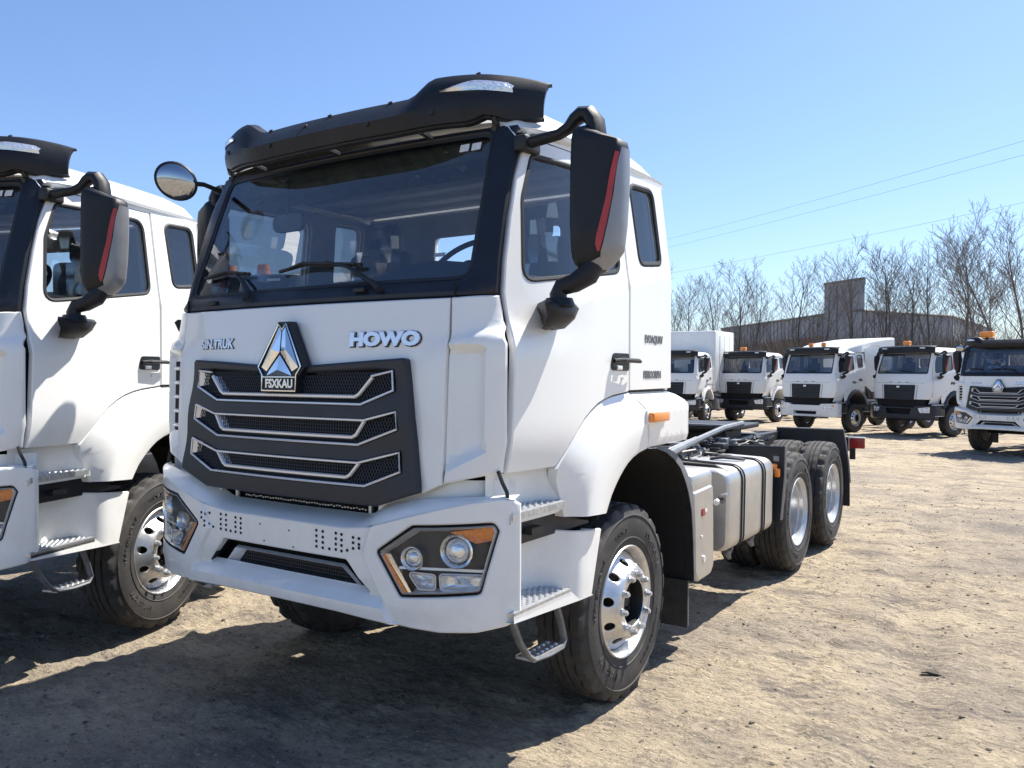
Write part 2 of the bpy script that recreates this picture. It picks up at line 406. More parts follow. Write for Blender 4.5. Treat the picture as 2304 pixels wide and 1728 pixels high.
def build_wheel_parts():
    t = tyre_mb().out('tyre', 'rubber', None, angle=40); side = MB()
    rg = random.Random(3)
    ph0 = .3
    for ph0, cnt, hh in ((.25, 9, .030), (1.55, 5, .020), (2.3, 11, .024), (3.6, 9, .030), (5.0, 12, .018)):
        for i in range(cnt):
            q = ph0+i*.075
            for b in range(rg.choice((2, 3))):
                rr = .405+(rg.random()-.5)*.008; dq = (b-1)*.022
                if rg.random() < .55: p0, p1 = (rr-hh/2, q+dq), (rr+hh/2, q+dq)
                else: p0, p1 = (rr+rg.choice((-1, 0, 1))*hh/2, q-.022), (rr+rg.choice((-1, 0, 1))*hh/2, q+.022)
                A = Vector((.0015, p0[0]*math.cos(p0[1]), p0[0]*math.sin(p0[1]))); B = Vector((.0015, p1[0]*math.cos(p1[1]), p1[0]*math.sin(p1[1])))
                if (A-B).length > .003: side.tube([A, B], .0022, 4)
    lt = side.out('sidewall_lettering', 'rubber', None); lt['kind'] = 'stuff'
    # front rim
    rim = MB().lathe([(.296, -.045), (.306, -.022), (.309, -.014), (.305, -.008), (.298, -.010), (.286, -.026), (.280, -.060), (.270, -.085), (.262, -.12), (.262, -.25), (.29, -.28)], 72).out('rim', 'alu', None)
    holes = []
    for i in range(10):
        q = 2*math.pi*(i+.5)/10; c = Vector((.222*math.cos(q), .222*math.sin(q))); er = Vector((math.cos(q), math.sin(q))); et = Vector((-er.y, er.x))
        holes.append([tuple(c+er*.019*math.cos(a)+et*.025*math.sin(a)) for a in [2*math.pi*k/14 for k in range(14)]][::1])
    dprof = [(.10, .018), (.128, .030), (.135, .034), (.180, .034), (.190, .028), (.200, .012), (.222, -.020), (.245, -.046), (.262, -.062), (.275, -.075)]
    def df(y, z): return Vector((itp(math.hypot(y, z), dprof), y, z))
    disc = annulus(df, .125, .272, holes, 'wheel_disc', 'alu', None)
    hub = MB().lathe([(.0, -.015), (.03, -.015), (.034, -.02), (.036, -.035), (.05, -.05), (.10, -.06), (.124, -.05), (.124, .012), (.128, .026)], 40)
    for i in range(8):
        q = 2*math.pi*i/8; c = Vector((0, .085*math.cos(q), .085*math.sin(q))); hub.cyl(c+Vector((-.06, 0, 0)), c+Vector((-.030, 0, 0)), .009, n=6)
    hub = hub.out('hub', 'frame', None)
    nut = MB(); nut.cyl((0, 0, 0), (.006, 0, 0), .021, n=14).cyl((.006, 0, 0), (.026, 0, 0), .0165, n=6).cyl((.026, 0, 0), (.034, 0, 0), .011, .0095, n=8)
    nut = nut.out('wheel_nut', 'alu2', None)
    drum = MB().lathe([(0, -.12), (.2, -.12), (.255, -.13), (.255, -.27), (0, -.28)], 30).out('brake_drum', 'frame', None)
    # rear outer rim: deep dish
    rr = MB().lathe([(.296, -.045), (.307, -.022), (.309, -.014), (.304, -.008), (.298, -.012), (.288, -.030), (.274, -.042), (.272, -.075), (.262, -.088), (.258, -.17), (.250, -.185), (.235, -.205), (.18, -.222), (.14, -.225), (.13, -.215)], 72).out('rim', 'alu2', None)
    rh = MB().lathe([(0, -.125), (.05, -.125), (.085, -.13), (.09, -.15), (.10, -.19), (.14, -.21), (.14, -.25)], 30)
    for i in range(10):
        q = 2*math.pi*i/10; c = Vector((0, .1675*math.cos(q), .1675*math.sin(q))); rh.cyl(c+Vector((-.225, 0, 0)), c+Vector((-.19, 0, 0)), .016, n=6)
    rh = rh.out('hub', 'frame', None)
    for o in (t, lt, rim, disc, hub, nut, drum, rr, rh): COL.objects.unlink(o)
    _wc.update(t=t, lt=lt, rim=rim, disc=disc, hub=hub, nut=nut, drum=drum, rr=rr, rh=rh)
build_wheel_parts()
def wheel(parent, side, y, rear=False, rotx=0.0, x=1.2, detail=True):
    w_ = reuse('wheel', _wc['rr' if rear else 'rim'], parent, (side*x, y, .54), (rotx, 0, 0 if side > 0 else math.pi))
    reuse('tyre', _wc['t'], w_)
    if detail: reuse('sidewall_lettering', _wc['lt'], w_)['kind'] = 'stuff'
    if rear: reuse('hub', _wc['rh'], w_)
    else:
        reuse('wheel_disc', _wc['disc'], w_); reuse('hub', _wc['hub'], w_); reuse('brake_drum', _wc['drum'], w_)
        for i in range(10):
            q = 2*math.pi*i/10; reuse('wheel_nut', _wc['nut'], w_, (.033, .155*math.cos(q), .155*math.sin(q)), (q, 0, 0))
    return w_
def tube_loop(name, P, f, r, mat, parent, closed=True, off=0, flat=1.0, n=6):
    Q = [f(u, v) for u, v in P]
    if closed: Q = Q+[Q[0], ]
    return MB().tube(Q, r, n, flat=flat).out(name, mat, parent)

def headlight(root, s):
    def f(x, z, d=0):
        p = bumpf(s*x, z); return Vector((p.x, p.y+d, z))
    hl = rp([(.635, 1.005, .02), (.83, 1.132, .03), (1.165, 1.158, .03), (1.178, 1.125, .02), (1.118, .86, .025), (.77, .822, .025)])
    cen = Vector((.92, .99))
    def bowl(x, z): return f(x, z, .055)
    H = panel('headlight', hl, bowl, 'mesh', root, thick=.02, h=.04, bev=0, flip=s)
    # rim between bumper and bowl
    m = MB(); D = dens(hl, .04); m.grid([[f(x, z, .0) for x, z in D+[D[0]]], [f(x, z, .056) for x, z in D+[D[0]]]]); m.out('surround', 'rubber2', H)
    I = inset(dens(hl, .03), .026); I2 = inset(dens(hl, .03), .006)
    m = MB(); m.grid([[f(x, z, .012) for x, z in I2+[I2[0]]], [f(x, z, .004) for x, z in inset(dens(hl, .03), .012)+[inset(dens(hl, .03), .012)[0]]], [f(x, z, .045) for x, z in I+[I[0]]]])
    m.out('chrome_bezel', 'satin', H)
    for (cx, cz, r_) in ((.815, .990, .052), (1.015, 1.035, .072)):
        c = f(cx, cz, .03); yv = Vector((s*.28, -1, 0)).normalized()
        def at(rr, dd, q, c=c, yv=yv):
            a = Vector((1, 0, 0)) - yv*yv.x; a.normalize(); b = yv.cross(a); return c+yv*dd+a*rr*math.cos(q)+b*rr*math.sin(q)
        pr = [(1.0, -.02), (1.05, .012), (1.0, .018), (.88, .012), (.80, -.004), (.78, -.02)]
        m = MB(); m.grid([[at(a*r_, d, 2*math.pi*k/28) for k in range(29)] for a, d in pr]); m.out('lamp_ring', 'chrome', H)
        m = MB(); m.grid([[at(max(1e-4, r_*.78*math.cos(t)), -.012+r_*.55*math.sin(t), 2*math.pi*k/28) for k in range(29)] for t in [math.pi/2*i/7 for i in range(8)]]); m.out('lamp_lens', 'lampclear', H)
    for P in ([(.80, .925), (.925, .925), (.925, .865), (.85, .862)], [(.95, .93), (1.125, .932), (1.10, .87), (.955, .868)]):
        PP = rp([(a, b, .012) for a, b in P]); cc = sum((Vector(p) for p in PP), Vector((0, 0)))/len(PP); rows = []
        for k, dd in ((1, .018), (.93, .034), (.75, .046), (.5, .050), (.3, .040), (.16, .022), (.02, .018)): rows.append([f(cc.x+(u-cc.x)*k, cc.y+(v-cc.y)*k, dd) for u, v in PP+[PP[0]]])
        m = MB().grid(rows); m.out('reflector_lamp', 'lampclear', H)
        tube_loop('chrome_edge', inset(rp([(a, b, .012) for a, b in P]), -.004), lambda u, v: f(u, v, .02), .0035, 'satin', H)
    m = MB().prism([(.995, 1.118), (1.16, 1.142), (1.158, 1.085), (1.098, 1.072)], lambda u, v, d: f(u, v, .012+d), .035); m.out('turn_indicator', 'orange', H, recalc=True)
    m = MB().prism([(.655, .992), (.675, .999), (.800, .842), (.782, .836)], lambda u, v, d: f(u, v, .010+d), .03); m.out('orange_strip', 'orange', H, recalc=True)
    m = MB().prism([(.680, .999), (.712, 1.0), (.822, .845), (.806, .842)], lambda u, v, d: f(u, v, .008+d), .03); m.out('chrome_strip', 'chrome', H, recalc=True)
    m = MB().prism([(.735, .948), (1.135, .958), (1.133, .946), (.742, .938)], lambda u, v, d: f(u, v, .014+d), .02); m.out('divider_bar', 'satin', H, recalc=True)
    panel('lens_cover', inset(hl, .004), lambda x, z: f(x, z, .004), 'lens', H, thick=0, h=.06, bev=0, flip=s)

def mirror(root, s, wide=True):
    """housing faces front; wide-angle arm over the top; base on the door"""
    def P(x, y, z):
        k = smoothstep(2.12, 2.26, z)*smoothstep(1.14, 1.34, x) if s < 0 else 0
        return Vector((s*(x-.10*k), y+.13*k, z))
    rows = []
    Z = [(2.235, .030), (2.25, .055), (2.28, .078), (2.34, .103), (2.45, .114), (2.60, .118), (2.75, .117), (2.82, .115), (2.855, .106), (2.868, .085), (2.875, .05)]
    CX_ = [(2.23, -.055), (2.32, -.008), (2.6, 0), (2.87, .004)]
    def HR(z, q, o=0.0):
        hw = itp(z, Z); cx = 1.475+itp(z, CX_); c_, s_ = math.cos(q), math.sin(q)
        ex = abs(c_)**.55*(1 if c_ > 0 else -1); ey = abs(s_)**.75*(1 if s_ > 0 else -1)
        return P(cx+hw*ex+o*c_, .53+(.085 if ey < 0 else .05)*ey*min(1, hw/.10)+.03*ex+o*s_, z-.030*(ex+.6)*smoothstep(2.55, 2.86, z)+.03*(1-ex)*.5*smoothstep(2.36, 2.24, z))
    for z, hw in Z: rows.append([HR(z, 2*math.pi*k/24) for k in range(25)])
    m = MB().grid(rows); m.add(rows[0][:-1], [tuple(range(24))]); m.add(rows[-1][:-1], [tuple(range(24))])
    Hs = m.out('side_mirror', 'black', root, angle=45, recalc=True)
    def qof(z, x): e = max(-.999, min(.999, (x-1.475-itp(z, CX_))/itp(z, Z))); return -math.acos(min(1, abs(e)**(1/.55))) if e > 0 else -math.pi+math.acos(min(1, abs(e)**(1/.55)))
    zz = [2.30+.52*i/18 for i in range(19)]
    m = MB(); m.grid([[HR(z, qof(z, itp(z, [(2.30, 1.505), (2.36, 1.524), (2.46, 1.545), (2.58, 1.564), (2.72, 1.575), (2.83, 1.587)]))*(1-t)+.9*t, .0035) for t in [i/12 for i in range(13)]] for z in zz]); m.out('silver_trim', 'silver', Hs)
    m = MB(); m.grid([[HR(z, qof(z, a_)*(1-t)+.5*t, .0035) for t in [i/10 for i in range(11)]] for z, a_ in ((2.255, 1.42), (2.27, 1.45), (2.285, 1.475), (2.30, 1.50))]); m.out('silver_lip', 'silver', Hs)
    L = [(2.325, 1.500, 1.508), (2.37, 1.492, 1.522), (2.45, 1.512, 1.539), (2.56, 1.537, 1.558), (2.68, 1.552, 1.570), (2.79, 1.568, 1.580)]
    m = MB(); m.grid([[HR(z, qof(z, itp(z, [(p[0], p[1]) for p in L]))*(1-t)+qof(z, itp(z, [(p[0], p[2]) for p in L]))*t, .006) for t in (0, .5, 1)] for z in [2.325+.465*i/14 for i in range(15)]]); m.out('red_reflector', 'red', Hs)
    m = MB().prism(rp([(1.385, 2.36, .02), (1.565, 2.36, .02), (1.565, 2.80, .02), (1.385, 2.80, .02)]), lambda u, v, d: P(u, .582+d, v), .006); m.out('mirror_glass', 'mirror', Hs, recalc=True)
    m = MB().tube([P(1.44, .52, 2.28), P(1.43, .50, 2.235), P(1.37, .49, 2.20), P(1.31, .48, 2.185), P(1.295, .475, 2.15), P(1.30, .475, 2.09)], [.056, .052, .043, .041, .040, .038], 12); m.out('mirror_arm', 'black', Hs)
    m = MB(); B = []
    for z, a, b, o in ((2.118, .30, .655, .085), (2.10, .285, .665, .10), (2.05, .31, .63, .095), (2.005, .335, .59, .05), (1.998, .36, .56, .01)):
        B.append([P(xs(a+.20, z)-.015, a+.20, z), P(1.236+o*.75, a+.05, z), P(1.236+o, a+.09, z), P(1.236+o, b-.09, z), P(1.236+o*.7, b-.015, z), P(xs(b, z)-.015, b, z)])
    m.grid(B); m.add(B[0], [tuple(range(6))]); m.out('mirror_base', 'black', Hs, recalc=True, angle=50)
    m = MB().cyl(P(1.30, .475, 2.10), P(1.30, .475, 2.135), .075, .06, 16); m.out('arm_collar', 'black', Hs)
    m = MB().tube([P(1.13 if s > 0 else 1.16, .50 if s > 0 else .56, 2.86), P(1.20, .49 if s > 0 else .54, 2.862), P(1.28, .50, 2.872), P(1.325, .51, 2.895), P(1.352, .52, 2.93), P(1.385, .525, 2.952), P(1.42, .53, 2.948), P(1.448, .53, 2.91), P(1.458, .53, 2.84)], [.035, .034, .032, .036, .042, .048, .052, .054, .055], 12, flat=.75); m.out('upper_arm', 'black', Hs)
    m = MB().box(P(1.10 if s > 0 else 1.15, .52 if s > 0 else .56, 2.855), (.07 if s > 0 else .04, .14, .075), bev=.015); m.out('arm_bracket', 'rubber2', Hs)

def visor(root, lamps=True):
    X = [i*1.12/28 for i in range(-28, 29)]
    def st(x):
        a = abs(x); e = max(0, (a-.85)/.28)**2; up_ = min(1, max(0, (a-.54)/.12))
        yb = .262+.20*(a/1.0)**3+.085*max(0, (a-.9)/.22)**1.5; zb = 2.952+.02*smoothstep(.4, .8, a)+.038*min(1, e); nt_ = .030*math.exp(-((a-.93)/.05)**2)
        cr = lambda c, w_: (yb+(c[0]*(1-up_)+w_[0]*up_)*(1-.55*min(1, e)), zb+(c[1]*(1-up_)+w_[1]*up_)*(1-.34*min(1.1, e)))
        return [cr((.03, -.004+nt_), (.03, -.004+nt_)), (yb, zb+nt_), cr((-.014, .034+nt_*.4), (-.012, .040+nt_*.4)), cr((-.026, .066), (-.018, .085)), cr((.004, .104), (-.010, .140)), cr((.040, .144), (.012, .195)), cr((.068, .170), (.045, .232)), cr((.13, .178), (.10, .246))]
    rows = [[Vector((x*(1+.018*k/7*smoothstep(.9, 1.12, abs(x))), y, z)) for k, (y, z) in enumerate(st(x))] for x in X]
    m = MB().grid(rows)
    inn = [[Vector((v.x*.992, v.y+.018, v.z-.010)) for v in r_] for r_ in rows]; m.grid(inn, flip=True)
    m.grid([rows[0], inn[0]]); m.grid([rows[-1], inn[-1]]); m.grid([[r_[0] for r_ in rows], [r_[0] for r_ in inn]]); m.grid([[r_[-1] for r_ in rows], [r_[-1] for r_ in inn]])
    V = m.out('sun_visor', 'black', root, angle=20, recalc=True)
    def vs(x, k, o=0):
        L = st(x); i = int(k); t = k-i; i2 = min(i+1, 7); y = L[i][0]*(1-t)+L[i2][0]*t; z = L[i][1]*(1-t)+L[i2][1]*t
        return Vector((x, y-o, z))
    for s in (-1, 1):
        top = []; bot = []; n = 12
        for i in range(n+1):
            t = i/n; x = s*(.74+.29*t); h_ = min(1, t*2.2)**.7 if t < .92 else .8
            bot.append(vs(x, 4.0, .006)); top.append(vs(x, 4.0+.95*h_, .006))
        m = MB(); m.grid([bot, [(a_+b_)/2+Vector((0, -.012, 0)) for a_, b_ in zip(bot, top)], top]); m.out('marker_lamp', 'lampclear', V)
    sm = None; s_ = lambda v: 1 if v > 0 else -1
    for x, k in ((-1.05, 3.3), (-.82, 3.0), (-.98, 5.0), (-.35, 2.6), (.35, 2.6), (.70, 2.3), (1.11, 4.6), (-.45, 5.9), (.02, 5.9), (.42, 5.9), (.87, 6.3), (-.12, 4.6)):
        p = vs(x, k); q = Vector((0, -.5, .8)) if k > 4 and abs(x) < 1 else Vector((s_(x)*.5, -1, 0)) if abs(x) > 1 else Vector((0, -1, 0)); q.normalize()
        if sm is None:
            sm = MB().cyl((0, 0, 0), (0, 0, .008), .013, .011, 8).out('fixing_screw', 'rubber2', V); so_ = sm
        else: so_ = reuse('fixing_screw', sm, V)
        so_.location = p; so_.rotation_euler = q.to_track_quat('Z', 'Y').to_euler()
    for x in (-.95, -.6, 0, .6, .95):
        m = MB().tube([Vector((x, yF(x, 2.93)-.005, 2.945)), Vector((x, st(x)[1][0]+.05, 2.955)), Vector((x, st(x)[3][0]+.035, 3.0))], .016, 6); m.out('bracket', 'frame', V)

def roof(root, y1=1.93):
    sec = [(1.135, 2.915), (1.165, 2.925), (1.17, 2.945), (1.152, 2.962), (1.125, 3.0), (1.085, 3.045), (1.02, 3.078), (.8, 3.098), (.4, 3.108), (0, 3.11)]
    sec = sec + [(-x, z) for x, z in sec[-2::-1]]
    rows = []
    for y, dz, sc in ((.49, -.10, .935), (.54, -.055, .95), (.64, -.02, .975), (.70, 0, .995), (1.0, .004, 1), (1.4, .004, 1), (y1-.28, 0, 1), (y1-.12, -.02, 1), (y1-.03, -.06, .998), (y1+.03, -.115, .995), (y1+.05, -.16, .985)):
        rows.append([Vector((x*sc, y, max(2.915 if abs(x) > 1.13 else 2.90, z+dz*smoothstep(2.93, 3.0, z)))) for x, z in sec])
    m = MB().grid(rows); return m.out('roof', 'white', root, angle=50, recalc=False)

SWIN = rp([(.42, 2.235, .05), (1.24, 2.345, .07), (1.245, 2.83, .07), (.545, 2.815, .05), (.385, 2.45, .12), (.345, 2.29, .06)])
SWIN = rp([(adj(.315, 2.2), 2.215, .06), (1.25, 2.335, .08), (1.25, 2.83, .08), (adj(.49, 2.8), 2.815, .05), (adj(.375, 2.6), 2.60, .2)])
QWIN = rp([(1.50, 2.405, .05), (1.78, 2.435, .05), (1.77, 2.86, .06), (1.475, 2.845, .06)])
_DOOR = [(.184, 1.362), (.60, 1.360), (.64, 1.40), (.714, 1.473), (.78, 1.535), (.842, 1.582), (.91, 1.62), (.977, 1.649), (1.06, 1.671), (1.138, 1.685), (1.327, 1.703), (1.327, 2.3), (1.327, 2.895), (.57, 2.895), (.480, 2.872), (.420, 2.82), (.348, 2.70), (.268, 2.51), (.192, 2.30), (.156, 2.16), (.158, 2.03), (.188, 1.97)]
DOOR = [(adj(y, z), z) if y < .97 else (y, z) for y, z in _DOOR]
def build_side(root, s, new=True):
    def f(y, z, o=0): return Vector((s*(xs(y, z)+o), y, z))
    fl = -s*-1
    door = panel('door', DOOR, lambda y, z: f(y, z), 'white', root, holes=[SWIN], thick=.035, h=.07, flip=s, lines=[((.3, 2.032), (1.31, 2.265))])
    panel('window_glass', inset(SWIN, .004), lambda y, z: f(y, z, -.012), 'glass', door, thick=0, h=.15, bev=0, flip=s)
    sw = dens(SWIN, .05)
    m = MB(); m.grid([[f(y, z, .001) for y, z in inset(sw+[], -.010)+[inset(sw, -.010)[0]]], [f(y, z, .004) for y, z in inset(sw, -.002)+[inset(sw, -.002)[0]]], [f(y, z, .001) for y, z in inset(sw, .010)+[inset(sw, .010)[0]]], [f(y, z, -.012) for y, z in inset(sw, .012)+[inset(sw, .012)[0]]]]); m.out('window_seal', 'rubber2', door)
    # door handle
    m = MB().prism(rp([(1.10, 1.815, .03), (1.315, 1.812, .02), (1.318, 1.905, .02), (1.13, 1.905, .03)]), lambda u, v, d: f(u, v, .006-d), .012); hb = m.out('handle_recess', 'black', door, recalc=True)
    m = MB().tube([f(1.13, 1.865, .012), f(1.17, 1.868, .045), f(1.33, 1.866, .05), f(1.375, 1.862, .04)], [.014, .018, .018, .014], 8, flat=.7); m.out('door_handle', 'rubber2', door)
    m = MB().box(f(1.19, 1.828, .01), (.012, .055, .022), bev=.003); m.out('lock_plate', 'satin', door)
    m = MB().cyl(f(1.24, 1.775, -.002), f(1.24, 1.775, .008), .010, n=12); m.out('lock', 'satin', door)
    # rear side panel
    rear = panel('rear_side_panel', [(1.337, 1.709), (1.905, 1.712), (1.905, 2.905), (1.337, 2.905)], lambda y, z: f(y, z), 'white', root, holes=[QWIN], thick=.035, h=.08, flip=s, lines=[((1.34, 2.272), (1.89, 2.40)), ((1.34, 1.78), (1.9, 1.78))])
    panel('quarter_glass', inset(QWIN, .004), lambda y, z: f(y, z, -.012), 'glass', rear, thick=0, h=.15, bev=0, flip=s)
    sw = dens(QWIN, .05)
    m = MB(); m.grid([[f(y, z, .001) for y, z in inset(sw, -.016)+[inset(sw, -.016)[0]]], [f(y, z, .006) for y, z in inset(sw, -.004)+[inset(sw, -.004)[0]]], [f(y, z, .001) for y, z in inset(sw, .012)+[inset(sw, .012)[0]]], [f(y, z, -.012) for y, z in inset(sw, .014)+[inset(sw, .014)[0]]]]); m.out('window_seal', 'rubber2', rear)
    # top rail above door
    m = MB(); m.grid([[f(y, 2.898, -.004) for y in (.53, .7, .9, 1.3, 1.7, 1.93)], [f(y, 2.925, 0.002) for y in (.53, .7, .9, 1.3, 1.7, 1.93)]]); m.out('roof_rail', 'white', root)
    # dark gap strip behind seams
    m = MB(); m.grid([[f(y, z, -.03) for y in (1.30, 1.36)] for z in (1.7, 2.2, 2.9)]); m.grid([[f(y-.02, z, -.03), f(y+.06, z, -.03)] for y, z in [(adj(p, q), q) for p, q in ((.205, 1.36), (.205, 1.99), (.174, 2.16), (.208, 2.30), (.285, 2.51), (.362, 2.70), (.435, 2.82), (.53, 2.9))]])
    m.out('door_gap', 'rubber2', root)
    # inner trim with the same openings
    panel('inner_trim', [(.36, 1.9), (1.88, 1.9), (1.88, 2.89), (.54, 2.89), (.41, 2.5), (.36, 2.2)], lambda y, z: f(y, z, -.05), 'int', root, holes=[inset(SWIN, -.005), inset(QWIN, -.005)], thick=.02, h=.15, bev=0, flip=s)
    if s > 0 and new:
        text_mesh('side_lettering', 'EVOAQUAV', .062, 'text', rear, lambda u, v, d: f(1.65+u, 1.99+v, .002+d*.3), .003, .0015, .74)
        text_mesh('side_lettering', 'FSSSOORPH', .058, 'text', rear, lambda u, v, d: f(1.63+u, 1.79+v, .002+d*.3), .003, .002, .78)

def build_fender(root, s, mat='white'):
    A = [(.70, 1.114), (.655, 1.22), (.625, 1.30), (.612, 1.352), (.70, 1.448), (.775, 1.522), (.842, 1.574), (.91, 1.612), (.977, 1.641), (1.06, 1.663), (1.138, 1.677), (1.33, 1.695)]
    M_ = [(.79, 1.112), (.82, 1.19), (.85, 1.25), (.88, 1.305), (.915, 1.355), (.955, 1.40), (1.00, 1.445), (1.055, 1.482), (1.12, 1.518), (1.20, 1.552), (1.30, 1.580), (1.452, 1.599)]
    B = [(.993, 1.099), (1.01, 1.125), (1.03, 1.152), (1.05, 1.180), (1.078, 1.208), (1.108, 1.236), (1.145, 1.266), (1.19, 1.298), (1.24, 1.327), (1.305, 1.353), (1.38, 1.372), (1.476, 1.386)]
    rows = []
    for i, (a, m_, b) in enumerate(zip(A, M_, B)):
        a, m_, b = Vector(a), Vector(m_), Vector(b); xa = 1.20 if i < 3 else (1.215 if i == 3 else 1.232)
        am = a.lerp(m_, .30); am2 = a.lerp(m_, .7)
        L = [(a, xa-.05), (a, xa), (am, xa+.022), (am2, 1.272), (m_, 1.288), (m_.lerp(b, .5), 1.289), (m_.lerp(b, .88), 1.286), (b, 1.278), (b+(b-m_).normalized()*.004, 1.262), (b+(b-m_).normalized()*-.01, 1.12)]
        rows.append([Vector((s*x, p.x, p.y)) for p, x in L])
    m = MB().grid(rows); m.grid([[r_[k] for k in range(len(r_))] for r_ in rows[:1]]+[[Vector((s*1.12, v.y, v.z+.0)) for v in rows[0]]])
    F = m.out('fender', mat, root, angle=38)
    out = [(1.341, 1.70), (1.37, 1.67), (1.415, 1.63), (1.45, 1.59), (1.474, 1.537), (1.482, 1.46), (1.482, 1.388), (2.152, 1.396), (2.155, 1.50), (2.14, 1.56), (2.10, 1.61), (2.05, 1.645), (1.96, 1.68), (1.88, 1.70)]
    XR = [(1.38, 1.276), (1.408, 1.280), (1.435, 1.288), (1.60, 1.290), (1.615, 1.284), (1.67, 1.25), (1.705, 1.205)]
    g = panel('fender_rear', out, lambda y, z: Vector((s*(itp(z, XR)-.06*smoothstep(2.05, 2.2, y)), y, z)), mat, root, thick=.10, h=.05, flip=s, direc=(-s, 0, 0), lines=[((1.35, zz_), (2.14, zz_)) for zz_ in (1.668, 1.615, 1.600, 1.435)]+[((1.49, 1.408), (2.14, 1.408))])
    # inner body behind the panel, up to the cab floor
    m = MB(); sec = [(1.335, 1.70), (1.88, 1.698), (1.96, 1.676), (2.05, 1.64), (2.10, 1.604), (2.14, 1.553), (2.150, 1.50), (2.147, 1.40)]
    m.grid([[Vector((s*x, y, z-(.0 if x > 1.0 else 0))) for y, z in sec] for x in (1.215, .62)]); m.grid([[Vector((s*1.2, y, 1.40)) for y in (1.5, 2.147)], [Vector((s*.62, y, 1.40)) for y in (1.5, 2.147)]])
    m.out('fender_top', mat, g, angle=40)
    m = MB().box((s*1.292, 1.568, 1.558), (.012, .26, .078), bev=.004); ml = m.out('lamp_bezel', 'white', g)
    m = MB().box((s*1.312, 1.568, 1.558), (.036, .225, .054), bev=.010); m.out('side_marker_lamp', 'orange', ml)
    # wheel-arch liner and grey mudguard edge
    L = [(.95, 1.06), (1.02, 1.13), (1.14, 1.24), (1.30, 1.33), (1.50, 1.37), (1.70, 1.365), (1.83, 1.335), (1.952, 1.284), (2.06, 1.215), (2.132, 1.135), (2.19, 1.05), (2.242, .93), (2.27, .75), (2.29, .474)]
    m = MB().grid([[Vector((s*x, y, z)) for y, z in L] for x in (1.24, .55)]); m.grid([[Vector((s*x, y+.03, z)) for y, z in L[8:]] for x in (1.24, .55)]); m.out('wheel_arch_liner', 'void', root)
    m = MB(); P = L[5:]; n = len(P); Wd = [.02, .035, .05, .06, .075, .085, .08, .07, .062][:n]
    a = [Vector((s*1.245, y, z)) for y, z in P]; b = [Vector((s*1.235, y+w_*(.5 if i < 4 else .95), z+w_*(.8 if i < 4 else .35 if i < 6 else .0))) for i, ((y, z), w_) in enumerate(zip(P, Wd))]
    ai = [v-Vector((s*.06, 0, 0)) for v in a]; bi = [v-Vector((s*.06, 0, 0)) for v in b]
    m.grid([ai, a, b, bi]); m.out('mudguard_edge', 'liner', root, angle=40)
    m = MB().box((s*1.08, 2.27, .33), (.26, .014, .30)); m.out('mud_flap', 'rubber', root)
    m = MB().box((s*1.205, 2.285, .33), (.006, .01, .29)); m.out('flap_edge', 'greysteel', root)

